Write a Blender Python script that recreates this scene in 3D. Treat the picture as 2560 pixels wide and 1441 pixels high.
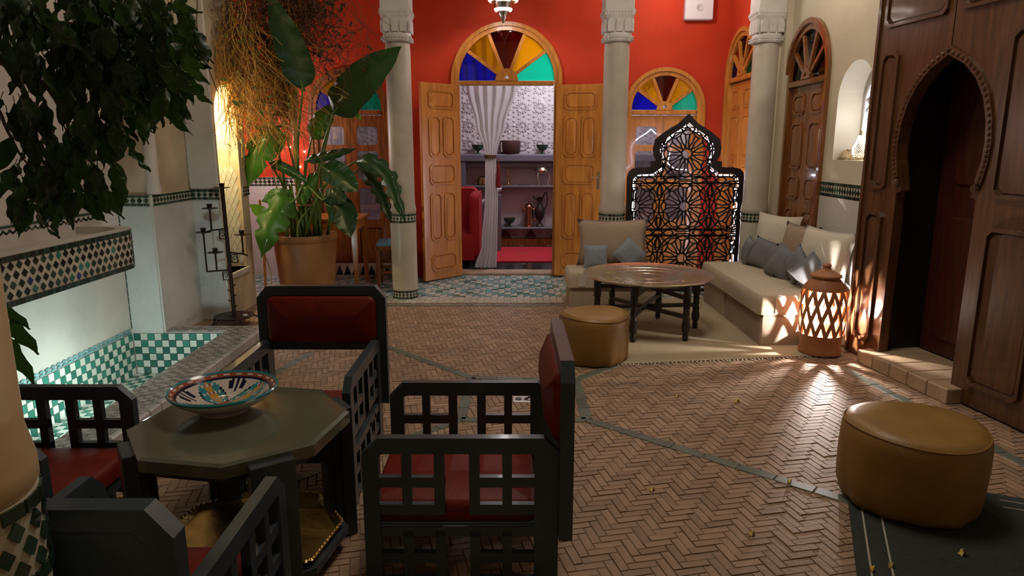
import bpy, bmesh, math, random
from mathutils import Vector, Matrix
from mathutils.geometry import tessellate_polygon
random.seed(7)
R = math.radians
sc = bpy.context.scene
col = sc.collection
for _o in list(bpy.data.objects): bpy.data.objects.remove(_o)

# ---------------------------------------------------------------- camera, world, exposure
cd = bpy.data.cameras.new('camera'); cam = bpy.data.objects.new('camera', cd); col.objects.link(cam)
cam.location = (0, 0, 1.5); cam.rotation_euler = (R(90 - 11.7), 0, 0)
cd.sensor_fit = 'HORIZONTAL'; cd.sensor_width = 36; cd.lens = 36 * 1700 / 2560
cd.clip_start = .05; cd.clip_end = 100
sc.camera = cam
sc.view_settings.view_transform = 'Standard'; sc.view_settings.look = 'None'
sc.view_settings.gamma = 1; sc.view_settings.use_curve_mapping = False
sc.view_settings.exposure = 0.0
w = bpy.data.worlds.new('night'); sc.world = w; w.use_nodes = True
w.node_tree.nodes['Background'].inputs[0].default_value = (.55, .6, .8, 1)
w.node_tree.nodes['Background'].inputs[1].default_value = .008

def lamp(name, kind, loc, power, color, size=.05, rot=None, spot=None, blend=.5):
    l = bpy.data.lights.new(name, kind); l.energy = power; l.color = color
    if kind == 'AREA': l.size = size
    else: l.shadow_soft_size = size
    if spot: l.spot_size = R(spot); l.spot_blend = blend
    o = bpy.data.objects.new(name, l); col.objects.link(o); o.location = loc
    if rot: o.rotation_euler = [R(a) for a in rot]
    return o
WARM = (1, .78, .52); COOL = (.82, .86, 1); WHITE = (1, .93, .86)
# lamps of the gallery and courtyard hung above the frame, plus an added vine fill
lamp('courtyard_lamp', 'AREA', (.7, 3.6, 4.6), 72, (1, .85, .69), 1.2)
lamp('gallery_lamp_near', 'POINT', (-.42, .35, 2.3), 12, (1, .68, .32), .12)
lamp('gallery_lamp_right', 'POINT', (1.6, 7.2, 3.15), 22, (1, .9, .8), .1)
lamp('gallery_lamp_left', 'POINT', (-2.75, 7.3, 1.75), 30, (1, .9, .88), .06)
lamp('pendant_bulb', 'POINT', (-.09, 7.4, 3.06), 46, (.97, .93, .96), .04)
lamp('room_lamp', 'POINT', (.75, 9.5, 2.85), 72, (.93, .90, 1), .15)
lamp('alcove_lamp', 'POINT', (2.0, 5.6, 3.1), 16, (1, .87, .66), .1)
lamp('pool_light', 'POINT', (-2.5, 4.15, .0), 16, (.80, 1, .95), .05)
lamp('stair_light', 'POINT', (-2.78, 6.0, 1.75), 24, (1, .82, .42), .05)
lamp('vine_fill', 'POINT', (-2.3, 5.2, 3.5), 9, (1, .74, .34), .08)  # added fill from above that brightens the vine stems, no fixture there
lamp('niche_light', 'POINT', (2.73, 5.36, 1.72), 4.2, (.88, .9, 1), .02)
lamp('lantern_light', 'POINT', (2.31, 4.84, .30), 58, (1, .9, .84), .012)

# ---------------------------------------------------------------- materials
M = {}
def mat(name, c, rough=.5, metal=0, noise=0, nscale=12, bump=0, bscale=40, grain=None, vary=0, coat=0, spec=None, stretch=None):
    m = bpy.data.materials.new(name); m.use_nodes = True; M[name] = m
    nt = m.node_tree; b = nt.nodes['Principled BSDF']
    b.inputs['Base Color'].default_value = (*c, 1); b.inputs['Roughness'].default_value = rough; b.inputs['Metallic'].default_value = metal
    if coat: b.inputs['Coat Weight'].default_value = coat; b.inputs['Coat Roughness'].default_value = .08
    if spec is not None: b.inputs['Specular IOR Level'].default_value = spec
    N = nt.nodes.new; L = nt.links.new
    tc = N('ShaderNodeTexCoord'); mp = N('ShaderNodeMapping'); L(tc.outputs['Object'], mp.inputs[0])
    if stretch: mp.inputs['Scale'].default_value = stretch
    src = None
    if noise or grain:
        n = N('ShaderNodeTexNoise'); n.inputs['Scale'].default_value = nscale; n.inputs['Detail'].default_value = 5
        L(mp.outputs[0], n.inputs['Vector'])
        rp = N('ShaderNodeValToRGB'); e = rp.color_ramp.elements
        k = noise or .3
        e[0].position = .3; e[1].position = .7
        lo = grain or tuple(x * (1 - k) for x in c)
        e[0].color = (*lo, 1); e[1].color = (*[min(1, x * (1 + k * .5)) for x in c], 1)
        L(n.outputs['Fac'], rp.inputs[0]); src = rp.outputs[0]
    if vary:
        g = N('ShaderNodeNewGeometry'); oi = N('ShaderNodeObjectInfo')
        ad = N('ShaderNodeMath'); ad.operation = 'ADD'; L(g.outputs['Random Per Island'], ad.inputs[0]); L(oi.outputs['Random'], ad.inputs[1])
        fr = N('ShaderNodeMath'); fr.operation = 'FRACT'; L(ad.outputs[0], fr.inputs[0])
        mr = N('ShaderNodeMapRange'); mr.inputs['To Min'].default_value = 1 - vary; mr.inputs['To Max'].default_value = 1 + vary
        L(fr.outputs[0], mr.inputs['Value'])
        mx = N('ShaderNodeMix'); mx.data_type = 'RGBA'; mx.blend_type = 'MULTIPLY'; mx.inputs['Factor'].default_value = 1
        if src: L(src, mx.inputs['A'])
        else: mx.inputs['A'].default_value = (*c, 1)
        L(mr.outputs[0], mx.inputs['B']); src = mx.outputs['Result']
    if src: L(src, b.inputs['Base Color'])
    if bump:
        n2 = N('ShaderNodeTexNoise'); n2.inputs['Scale'].default_value = bscale; n2.inputs['Detail'].default_value = 4
        L(mp.outputs[0], n2.inputs['Vector'])
        bp = N('ShaderNodeBump'); bp.inputs['Strength'].default_value = bump; bp.inputs['Distance'].default_value = .01
        L(n2.outputs['Fac'], bp.inputs['Height']); L(bp.outputs[0], b.inputs['Normal'])
    return m
def emis(name, c, s):
    m = bpy.data.materials.new(name); m.use_nodes = True; M[name] = m
    b = m.node_tree.nodes['Principled BSDF']
    b.inputs['Base Color'].default_value = (*c, 1); b.inputs['Emission Color'].default_value = (*c, 1); b.inputs['Emission Strength'].default_value = s
    return m
def glass(name, c, gloss=.12, rough=.03, mix=.25):
    m = bpy.data.materials.new(name); m.use_nodes = True; M[name] = m; nt = m.node_tree
    nt.nodes.remove(nt.nodes['Principled BSDF']); out = nt.nodes['Material Output']
    t = nt.nodes.new('ShaderNodeBsdfTransparent'); t.inputs[0].default_value = (*c, 1)
    g = nt.nodes.new('ShaderNodeBsdfGlossy'); g.inputs['Roughness'].default_value = rough; g.inputs[0].default_value = (.9, .9, .9, 1)
    d = nt.nodes.new('ShaderNodeBsdfTranslucent'); d.inputs[0].default_value = (*c, 1)
    a = nt.nodes.new('ShaderNodeMixShader'); a.inputs[0].default_value = mix
    x = nt.nodes.new('ShaderNodeMixShader'); x.inputs[0].default_value = gloss
    L = nt.links.new; L(t.outputs[0], a.inputs[1]); L(d.outputs[0], a.inputs[2]); L(a.outputs[0], x.inputs[1]); L(g.outputs[0], x.inputs[2]); L(x.outputs[0], out.inputs[0])
    return m
def tilewall(name, c, sx, sy, rough=.25, bump=.25):
    """small hand-cut glazed tiles laid diagonally, too fine to pick apart"""
    m = mat(name, c, rough, noise=.12, nscale=3); nt = m.node_tree; b = nt.nodes['Principled BSDF']
    tc = nt.nodes.new('ShaderNodeTexCoord'); v = nt.nodes.new('ShaderNodeTexVoronoi'); v.feature = 'DISTANCE_TO_EDGE'; v.distance = 'CHEBYCHEV' if hasattr(v, 'distance') else v.distance
    v.inputs['Scale'].default_value = sx
    mr = nt.nodes.new('ShaderNodeMapRange'); mr.inputs['From Max'].default_value = .06
    bp = nt.nodes.new('ShaderNodeBump'); bp.inputs['Strength'].default_value = bump; bp.inputs['Distance'].default_value = .004
    v2 = nt.nodes.new('ShaderNodeTexVoronoi'); v2.inputs['Scale'].default_value = sx
    ad = nt.nodes.new('ShaderNodeMath'); ad.operation = 'ADD'
    L = nt.links.new
    L(tc.outputs['Object'], v.inputs['Vector']); L(tc.outputs['Object'], v2.inputs['Vector']); L(v.outputs['Distance'], mr.inputs['Value'])
    L(mr.outputs[0], ad.inputs[0]); L(v2.outputs['Color'], ad.inputs[1]); L(ad.outputs[0], bp.inputs['Height']); L(bp.outputs[0], b.inputs['Normal'])
    return m

mat('red_wall', (.47, .034, .008), .7, spec=.25, noise=.16, nscale=2.5, bump=.12, bscale=60)
mat('cream_wall', (.56, .50, .38), .6, noise=.12, nscale=2, bump=.1, bscale=40)
mat('white_plaster', (.56, .52, .48), .5, noise=.16, nscale=3, bump=.12, bscale=30)
mat('ochre_plaster', (.54, .45, .32), .6, noise=.3, nscale=3, bump=.2, bscale=20)
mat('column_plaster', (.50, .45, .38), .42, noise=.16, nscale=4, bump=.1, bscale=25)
mat('warmlit_plaster', (.50, .36, .20), .45, noise=.12, nscale=4, bump=.1, bscale=25)  # column plaster again, with warm lamplight put into its colour
mat('carved_stucco', (.62, .60, .60), .6, noise=.12, nscale=10)
mat('room_wall', (.60, .56, .60), .6)
tilewall('white_tile', (.55, .55, .53), 14, 14)
tilewall('column_tile', (.55, .52, .44), 24, 24)
mat('mortar', (.215, .145, .095), .9, noise=.3, nscale=20, bump=.3, bscale=90)
mat('brick_face', (.31, .205, .135), .55, spec=.22, noise=.25, nscale=9, vary=.16, bump=.22, bscale=55)
mat('green_strip', (.10, .115, .085), .45, noise=.3, nscale=9, vary=.25)
mat('stone_step', (.38, .27, .17), .6, noise=.3, nscale=6, bump=.3)
mat('tile_white', (.60, .60, .55), .16, noise=.1, vary=.08)
mat('tile_ivory', (.52, .49, .40), .2, vary=.15)
mat('tile_green', (.03, .155, .115), .12, vary=.4)
mat('tile_teal', (.16, .33, .34), .16, vary=.25)
mat('tile_black', (.012, .018, .016), .12, vary=.4)
mat('tile_dark', (.02, .045, .032), .12, vary=.6)
mat('tile_yellow', (.30, .28, .06), .15, vary=.3)
mat('tile_blue', (.03, .04, .20), .15, vary=.3)
mat('tile_grey', (.22, .21, .20), .25, vary=.3)
mat('tile_slate', (.40, .38, .37), .25, vary=.15)
mat('pine', (.50, .20, .038), .28, grain=(.36, .12, .018), nscale=5, stretch=(5, 5, .6), coat=.35)
mat('pine_dark', (.24, .075, .017), .26, grain=(.11, .03, .008), nscale=7, stretch=(6, 6, .7), coat=.3)
mat('mahogany', (.22, .08, .022), .22, grain=(.13, .04, .011), nscale=6, stretch=(6, 6, .6), coat=.7)
mat('walnut', (.105, .046, .018), .28, grain=(.055, .022, .009), nscale=7, stretch=(6, 6, .6), coat=.3)
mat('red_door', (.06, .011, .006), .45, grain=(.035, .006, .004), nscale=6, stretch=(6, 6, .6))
mat('ebony', (.012, .009, .008), .3, noise=.3)
mat('black_wood', (.011, .006, .007), .5)
mat('slate_paint', (.032, .048, .060), .34, noise=.25, nscale=8, bump=.05, coat=.15)
mat('slate_sheen', (.10, .11, .078), .16, noise=.2, nscale=4, coat=.5)  # tabletop slate made paler: wall reflection is put into the base colour
mat('red_leather', (.15, .010, .005), .5, spec=.25, noise=.2, nscale=20, bump=.15, bscale=150)
mat('tan_leather', (.27, .145, .032), .45, noise=.22, nscale=6, bump=.12, bscale=90)
mat('cream_linen', (.50, .43, .32), .85, noise=.12, nscale=60, bump=.2, bscale=300)
mat('taupe_linen', (.36, .28, .21), .85, noise=.12, nscale=60, bump=.2, bscale=300)
mat('ivory_linen', (.58, .54, .45), .85, noise=.1, nscale=60, bump=.2, bscale=300)
mat('grey_linen', (.16, .17, .18), .85, noise=.15, nscale=80, bump=.2, bscale=300)
mat('slate_linen', (.23, .26, .30), .85, noise=.15, nscale=80, bump=.2, bscale=300)
mat('beige_rug', (.44, .36, .235), .95, noise=.16, nscale=50, bump=.5, bscale=220, stretch=(1, 4, 1))
mat('dark_rug', (.024, .032, .027), .95, noise=.3, nscale=60, bump=.5, bscale=200)
mat('rug_line', (.34, .32, .27), .95)
mat('red_rug', (.55, .02, .035), .95, noise=.2, nscale=60)
mat('velvet', (.34, .008, .012), .8)
mat('brass', (.78, .68, .50), .2, .92, noise=.15, nscale=25, bump=.12, bscale=45)
mat('old_brass', (.50, .36, .14), .3, 1, noise=.3, nscale=12, bump=.15, bscale=40)
mat('silver', (.62, .58, .52), .22, 1, noise=.2)
mat('copper', (.55, .28, .17), .25, 1)
mat('bronze', (.06, .05, .045), .4, .6)
mat('iron', (.035, .022, .018), .45, .7, noise=.3)
mat('steel', (.55, .55, .55), .35, 1)
mat('terracotta', (.36, .14, .05), .55, noise=.25, nscale=6, bump=.2, bscale=30)
mat('pot_clay', (.34, .17, .055), .5, grain=(.22, .09, .03), nscale=4, bump=.12, bscale=16, stretch=(1, 1, .5))
mat('jar_brown', (.11, .045, .02), .4, noise=.3)
mat('soil', (.03, .02, .012), .95, bump=.6)
mat('glaze_white', (.56, .50, .47), .14, noise=.1)
mat('glaze_teal', (.035, .23, .27), .14)
mat('glaze_navy', (.012, .012, .035), .14)
mat('glaze_rust', (.27, .075, .035), .16)
mat('glaze_ochre', (.48, .27, .05), .16)
mat('bowl_green', (.035, .075, .045), .3)
mat('tub_brown', (.055, .022, .018), .4)
mat('bone', (.6, .55, .45), .5)
mat('shelf_grey', (.16, .16, .19), .45)
mat('shelf_back', (.52, .46, .49), .6)
mat('curtain', (.70, .67, .64), .85, noise=.06)
mat('led_white', (.9, .9, 1), .5)
mat('amber_curtain', (.6, .5, .4), .85)
mat('tassel_red', (.18, .008, .012), .8)
mat('plastic_white', (.62, .61, .66), .45)
mat('speaker_cone', (.45, .44, .48), .5)
mat('blue_seat', (.10, .26, .36), .5)
mat('white_stone', (.66, .65, .66), .55, noise=.1)
mat('rock', (.38, .28, .16), .8, noise=.4, nscale=20, bump=.5)
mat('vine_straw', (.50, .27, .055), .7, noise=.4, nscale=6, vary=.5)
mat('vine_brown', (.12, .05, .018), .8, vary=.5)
mat('vine_leaf', (.20, .22, .035), .6, vary=.4)
mat('bamboo', (.40, .30, .10), .45, noise=.2, nscale=8)
mat('bark', (.12, .085, .05), .85, noise=.4, nscale=14, bump=.4, bscale=30)
mat('dry_leaf', (.45, .32, .07), .6, vary=.35)
mat('straw_thread', (.5, .47, .4), .8)
mat('cable_white', (.50, .38, .24), .5)
mat('stalk', (.10, .17, .03), .4)
glass('pane_blue', (.01, .015, .85), .06); glass('pane_amber', (.95, .60, .03), .06); glass('pane_red', (.30, .004, .004), .08); glass('pane_green', (.02, .85, .62), .06)
glass('clear_glass', (.90, .90, .92), .10, .02, .04)
glass('tumbler', (.75, .72, .6), .2, .05)
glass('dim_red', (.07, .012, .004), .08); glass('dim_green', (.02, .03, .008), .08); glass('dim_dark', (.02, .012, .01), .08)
emis('bulb', (1, .93, .88), 45); emis('tube_glow', (.86, .87, 1), 60); emis('lamp_dot', (1, .95, .9), 24)

def leafmat(name, c, c2, rough=.32):
    m = mat(name, c, rough, vary=.3, coat=.15); nt = m.node_tree; b = nt.nodes['Principled BSDF']
    uv = nt.nodes.new('ShaderNodeUVMap'); wv = nt.nodes.new('ShaderNodeTexWave'); wv.bands_direction = 'X'; wv.inputs['Scale'].default_value = 14
    bp = nt.nodes.new('ShaderNodeBump'); bp.inputs['Strength'].default_value = .35; bp.inputs['Distance'].default_value = .006
    L = nt.links.new; L(uv.outputs[0], wv.inputs[0]); L(wv.outputs['Fac'], bp.inputs['Height']); L(bp.outputs[0], b.inputs['Normal'])
    t = nt.nodes.new('ShaderNodeBsdfTranslucent'); t.inputs[0].default_value = (*c2, 1)
    x = nt.nodes.new('ShaderNodeMixShader'); x.inputs[0].default_value = .22; o = nt.nodes['Material Output']
    L(b.outputs[0], x.inputs[1]); L(t.outputs[0], x.inputs[2]); L(x.outputs[0], o.inputs[0])
leafmat('leaf_deep', (.012, .055, .014), (.03, .12, .01))
leafmat('leaf_mid', (.035, .13, .012), (.10, .30, .01))
leafmat('leaf_lime', (.16, .40, .02), (.3, .7, .03))
leafmat('leaf_ficus', (.015, .042, .007), (.05, .13, .01), .33)
_n = M['curtain'].node_tree; _b = _n.nodes['Principled BSDF']; _t = _n.nodes.new('ShaderNodeBsdfTranslucent'); _t.inputs[0].default_value = (.7, .67, .66, 1)
_x = _n.nodes.new('ShaderNodeMixShader'); _x.inputs[0].default_value = .55; _n.links.new(_b.outputs[0], _x.inputs[1]); _n.links.new(_t.outputs[0], _x.inputs[2]); _n.links.new(_x.outputs[0], _n.nodes['Material Output'].inputs[0])

# ---------------------------------------------------------------- mesh helpers
class MB:
    def __init__(s): s.v = []; s.f = []; s.m = []; s.uv = {}
    def add(s, vs, fs, mi=0):
        o = len(s.v); s.v += [tuple(p) for p in vs]; s.f += [tuple(i + o for i in f) for f in fs]; s.m += [mi] * len(fs); return s
    def xf(s, mtx, start=0):
        for i in range(start, len(s.v)): s.v[i] = tuple(mtx @ Vector(s.v[i]))
        return s
    def box(s, x0, y0, z0, x1, y1, z1, mi=0, bev=0):
        if x1 < x0: x0, x1 = x1, x0
        if y1 < y0: y0, y1 = y1, y0
        if z1 < z0: z0, z1 = z1, z0
        if not bev:
            return s.add([(x0,y0,z0),(x1,y0,z0),(x1,y1,z0),(x0,y1,z0),(x0,y0,z1),(x1,y0,z1),(x1,y1,z1),(x0,y1,z1)],
                  [(0,3,2,1),(4,5,6,7),(0,1,5,4),(1,2,6,5),(2,3,7,6),(3,0,4,7)], mi)
        b = min(bev, (x1-x0)*.45, (y1-y0)*.45, (z1-z0)*.45); X = (x0, x1); Y = (y0, y1); Z = (z0, z1); vs = []; idx = {}
        for i in (0,1):
            for j in (0,1):
                for k in (0,1):
                    c = (X[i], Y[j], Z[k]); d = (b if i == 0 else -b, b if j == 0 else -b, b if k == 0 else -b)
                    for a in range(3):
                        idx[i,j,k,a] = len(vs); vs.append(tuple(c[t] if t == a else c[t] + d[t] for t in range(3)))
        fs = []
        for a in range(3):
            p, q = [t for t in range(3) if t != a]
            for sd in (0,1):
                f = []
                for u, v2 in ((0,0),(1,0),(1,1),(0,1)):
                    t = [0,0,0]; t[a] = sd; t[p] = u; t[q] = v2; f.append(idx[(*t, a)])
                fs.append(f)
            for u in (0,1):
                for v2 in (0,1):
                    t = [0,0,0]; t[p] = u; t[q] = v2; t2 = t[:]; t2[a] = 1
                    fs.append([idx[(*t, p)], idx[(*t2, p)], idx[(*t2, q)], idx[(*t, q)]])
        for i in (0,1):
            for j in (0,1):
                for k in (0,1): fs.append([idx[i,j,k,0], idx[i,j,k,1], idx[i,j,k,2]])
        return s.add(vs, fs, mi)
    def bar(s, p, q, wd, th, nrm=(0, -1, 0), mi=0):
        p = Vector(p); q = Vector(q); t = (q - p).normalized(); n = Vector(nrm); sd = t.cross(n).normalized() * wd / 2; n = sd.cross(t).normalized() * th / 2
        vs = [p-sd-n, p+sd-n, p+sd+n, p-sd+n, q-sd-n, q+sd-n, q+sd+n, q-sd+n]
        return s.add(vs, [(0,3,2,1),(4,5,6,7),(0,1,5,4),(1,2,6,5),(2,3,7,6),(3,0,4,7)], mi)
    def prism(s, poly, y0, y1, holes=(), mi=0, inset=0):
        """polygon in local x,z pushed from y0 (front) to y1"""
        loops = [poly, *holes]; flat = [p for l in loops for p in l]; n = len(flat)
        if inset:
            c = Vector((sum(p[0] for p in poly)/len(poly), sum(p[1] for p in poly)/len(poly)))
            def ins(p):
                d = Vector(p) - c; return (p[0] - math.copysign(min(inset, abs(d.x)*.6), d.x), p[1] - math.copysign(min(inset, abs(d.y)*.6), d.y))
            front = [ins(p) for p in flat]
        else: front = flat
        vs = [(p[0], y0, p[1]) for p in front] + [(p[0], y1, p[1]) for p in flat]
        tris = tessellate_polygon([[Vector((p[0], p[1], 0)) for p in l] for l in loops])
        fs = [tuple(t) for t in tris] + [tuple(i + n for i in reversed(t)) for t in tris]
        o = 0
        for l in loops:
            k = len(l)
            for i in range(k): a = o + i; b = o + (i + 1) % k; fs.append((a, b, b + n, a + n))
            o += k
        return s.add(vs, fs, mi)
    def ring(s, outer, inner, y0, y1, mi=0, closed=True):
        n = len(outer); vs = [(p[0], y0, p[1]) for p in outer] + [(p[0], y0, p[1]) for p in inner] + [(p[0], y1, p[1]) for p in outer] + [(p[0], y1, p[1]) for p in inner]
        fs = []
        for i in range(n if closed else n - 1):
            j = (i + 1) % n
            fs += [(i, j, n+j, n+i), (2*n+i, 3*n+i, 3*n+j, 2*n+j), (i, 2*n+i, 2*n+j, j), (n+i, n+j, 3*n+j, 3*n+i)]
        if not closed: fs += [(0, n, 3*n, 2*n), (n-1, 3*n-1, 4*n-1, 2*n-1)]
        return s.add(vs, fs, mi)
    def lathe(s, prof, seg=24, c=(0, 0, 0), mi=0, colour=None, caps=True):
        n = len(prof); vs = []; fs = []; ms = []
        for r, z in prof:
            for k in range(seg): a = 2*math.pi*k/seg; vs.append((c[0]+r*math.cos(a), c[1]+r*math.sin(a), c[2]+z))
        for i in range(n - 1):
            for k in range(seg):
                fs.append((i*seg+k, i*seg+(k+1)%seg, (i+1)*seg+(k+1)%seg, (i+1)*seg+k)); ms.append(colour(i, k/seg) if colour else mi)
        if caps:
            if prof[0][0] > 1e-4: fs.append(tuple(reversed(range(seg)))); ms.append(mi)
            if prof[-1][0] > 1e-4: fs.append(tuple((n-1)*seg+k for k in range(seg))); ms.append(mi)
        o = len(s.v); s.v += vs; s.f += [tuple(i+o for i in f) for f in fs]; s.m += ms; return s
    def tube(s, pts, r, seg=6, mi=0):
        pts = [Vector(p) for p in pts]; n = len(pts); rs = r if isinstance(r, (list, tuple)) else [r]*n; vs = []; fs = []
        up = Vector((0, 0, 1)); t0 = (pts[1]-pts[0]).normalized()
        if abs(t0.z) > .9: up = Vector((1, 0, 0))
        a = t0.cross(up).normalized()
        for i, p in enumerate(pts):
            t = (pts[min(i+1, n-1)] - pts[max(i-1, 0)]).normalized(); a = (a - t*a.dot(t)).normalized(); b = t.cross(a)
            for k in range(seg): g = 2*math.pi*k/seg; vs.append(p + (a*math.cos(g)+b*math.sin(g))*rs[i])
        for i in range(n-1):
            for k in range(seg): fs.append((i*seg+k, i*seg+(k+1)%seg, (i+1)*seg+(k+1)%seg, (i+1)*seg+k))
        fs += [tuple(reversed(range(seg))), tuple((n-1)*seg+k for k in range(seg))]
        return s.add(vs, fs, mi)
    def mesh(s, name, mats, smooth=False, fix=True):
        me = bpy.data.meshes.new(name); me.from_pydata(s.v, [], s.f)
        for x in ([mats] if isinstance(mats, str) else mats): me.materials.append(M[x])
        me.polygons.foreach_set('material_index', s.m)
        if s.uv:
            ul = me.uv_layers.new(name='UVMap')
            for lp in me.loops: ul.data[lp.index].uv = s.uv.get(lp.vertex_index, (0, 0))
        if fix:
            bm = bmesh.new(); bm.from_mesh(me); bmesh.ops.recalc_face_normals(bm, faces=bm.faces); bm.to_mesh(me); bm.free()
        me.polygons.foreach_set('use_smooth', [bool(smooth)]*len(me.polygons))
        if smooth and smooth != 'all': me.set_sharp_from_angle(angle=R(smooth if smooth > 1 else 40))
        me.update(); return me
    def build(s, name, mats, parent=None, smooth=False, fix=True):
        return link(name, s.mesh(name, mats, smooth, fix), parent)
def link(name, me, parent=None, loc=None):
    o = bpy.data.objects.new(name, me); col.objects.link(o)
    if parent: o.parent = parent
    if loc: o.location = loc
    return o
def thing(name, label, cat, loc=(0, 0, 0), rz=0, group=None, kind=None):
    o = bpy.data.objects.new(name, None); col.objects.link(o); o.location = loc; o.rotation_euler = (0, 0, R(rz)); o.empty_display_size = .1
    return tag(o, label, cat, group, kind)
def tag(o, label, cat, group=None, kind=None):
    o['label'] = label; o['category'] = cat
    if group: o['group'] = group
    if kind: o['kind'] = kind
    return o
def struct(o, label=None, cat=None):
    o['kind'] = 'structure'
    if label: o['label'] = label
    if cat: o['category'] = cat
    return o
def stuff(o): o['kind'] = 'stuff'; return o
def kids(o): return [c for c in col.objects if c.parent == o]
def copy_tree(o, parent=None):
    c = o.copy(); col.objects.link(c)
    if parent: c.parent = parent
    for ch in kids(o): copy_tree(ch, c)
    return c
def dup(o, loc, rz, label, group=None):
    c = copy_tree(o); c.location = loc; c.rotation_euler = (0, 0, R(rz)); c['label'] = label
    if group: c['group'] = group
    return c
def arc(cx, cz, r, a0, a1, n, ez=1):
    return [(cx + r*math.cos(R(a0+(a1-a0)*i/n)), cz + ez*r*math.sin(R(a0+(a1-a0)*i/n))) for i in range(n+1)]
def spline(ps, n):
    ps = [Vector(p) for p in ps]; out = []
    q = [ps[0]*2-ps[1]] + ps + [ps[-1]*2-ps[-2]]; k = len(ps)-1
    for i in range(n+1):
        t = i/n*k; j = min(int(t), k-1); u = t-j; a, b, c, d = q[j:j+4]
        out.append(.5*((2*b)+(c-a)*u+(2*a-5*b+4*c-d)*u*u+(3*b-a-3*c+d)*u**3))
    return out
def cham(x0, z0, x1, z1, c): return [(x0+c,z0),(x1-c,z0),(x1,z0+c),(x1,z1-c),(x1-c,z1),(x0+c,z1),(x0,z1-c),(x0,z0+c)]
def band(L, z0, z1, cell, dark=0, white=1):
    """zellige border in local x,z on y=0: dashed dark courses above and below a row of diamonds"""
    b = MB(); h = z1-z0; e = h*.22; b.box(0, -.004, z0, L, .02, z1, white)
    n = max(1, round(L/cell)); c = L/n
    for i in range(n):
        for za in (z0+.002, z1-e): b.box(i*c+.003, -.009, za, (i+1)*c-.003, 0, za+e-.002, dark)
        x = (i+.5)*c; z = (z0+z1)/2; r = h*.24; rx = min(r, c*.48)
        b.prism([(x-rx, z), (x, z-r), (x+rx, z), (x, z+r)], -.009, 0, mi=dark)
    return b
# ================================================================ SETTING
# ---- courtyard floor: herringbone brick, green tile strips, zellige under the gallery
bm_ = MB().box(-3.4, -1.2, -.06, -2.0, 2.9, -.004).box(-2.0, -1.2, -.06, 3.1, 6.5, -.004).box(-3.0, 5.38, -.06, -2.0, 6.5, -.004)
floor = struct(bm_.build('floor', 'mortar'))
def brick_mb(x, y, L, W, a, dz, b=None):
    b = b or MB(); st = len(b.v); g = .0011; e = .0018
    l = L/2-g; h = W/2-g
    b.add([(-l,-h,-.012),(l,-h,-.012),(l,h,-.012),(-l,h,-.012),(-l+e,-h+e,dz),(l-e,-h+e,dz),(l-e,h-e,dz),(-l+e,h-e,dz)],
          [(4,5,6,7),(0,1,5,4),(1,2,6,5),(2,3,7,6),(3,0,4,7)])
    return b.xf(Matrix.Translation((x, y, 0)) @ Matrix.Rotation(a, 4, 'Z'), st)
BW = .038; BL = .114; rnd = random.Random(3); bricks = []; ang = R(13)
ca, sa = math.cos(ang), math.sin(ang)
for r in range(-70, 220):
    for k in range(-45, 65):
        for vert in (0, 1):
            if vert: u = (r + 6*k + .5)*BW; v = (r - 5 + 1.5)*BW
            else: u = (r + 6*k + 1.5)*BW; v = (r + .5)*BW
            x = u*ca - v*sa; y = u*sa + v*ca
            if -2.0 < x < 2.72 and 1.1 < y < 6.47 or (-3.0 < x < -2.0 and 5.42 < y < 6.45):
                bricks.append((x, y, ang + (math.pi/2 if vert else 0)))
def shows(b):
    x, y = b[0], b[1]
    return 2.15 < y < 3.55 and .25 < x < 1.9 and not (x > 1.12 + (y-2.17)*.55)
near = sorted([b for b in bricks if shows(b)], key=lambda b: b[1])[:300]; ns = set(near)
one = [brick_mb(0, 0, BL, BW, 0, z).mesh('brick', 'brick_face', fix=False) for z in (-.001, 0, .001, -.002)]
for x, y, a in near:
    o = link('brick', rnd.choice(one), floor, (x, y, 0)); o.rotation_euler = (rnd.uniform(-.012, .012), rnd.uniform(-.01, .01), a + rnd.uniform(-.025, .025))
rest = MB()
for b in bricks:
    if b not in ns: brick_mb(b[0], b[1], BL, BW, b[2] + rnd.uniform(-.025, .025), rnd.uniform(-.0018, .0012), rest)
stuff(rest.build('brick_field', 'brick_face', floor, fix=False))
def strip(p, q):
    d = Vector((q[0]-p[0], q[1]-p[1])); L = d.length; n = max(1, round(L/.17))
    for i in range(n):
        b = MB().box(-L/n/2+.002, -.032, -.011, L/n/2-.002, .032, .0035, bev=.003)
        o = b.build('tile_strip', 'green_strip', floor); o.location = (p[0]+d.x*(i+.5)/n, p[1]+d.y*(i+.5)/n, 0); o.rotation_euler = (0, 0, math.atan2(d.y, d.x))
V = [(.42,3.59),(.42,4.26),(-.27,4.30),(-.29,3.59)]
for i in range(4): strip(V[i], V[(i+1) % 4])
strip(V[0], (1.62,2.56)); strip(V[1], (1.15,5.0)); strip(V[2], (-1.02,5.08)); strip(V[3], (-1.1,2.8)); strip((-1.5,4.86),(-1.63,4.3)); strip((2.30,4.5),(2.48,3.0)); strip((-1.7,6.4),(2.3,6.4))
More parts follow.
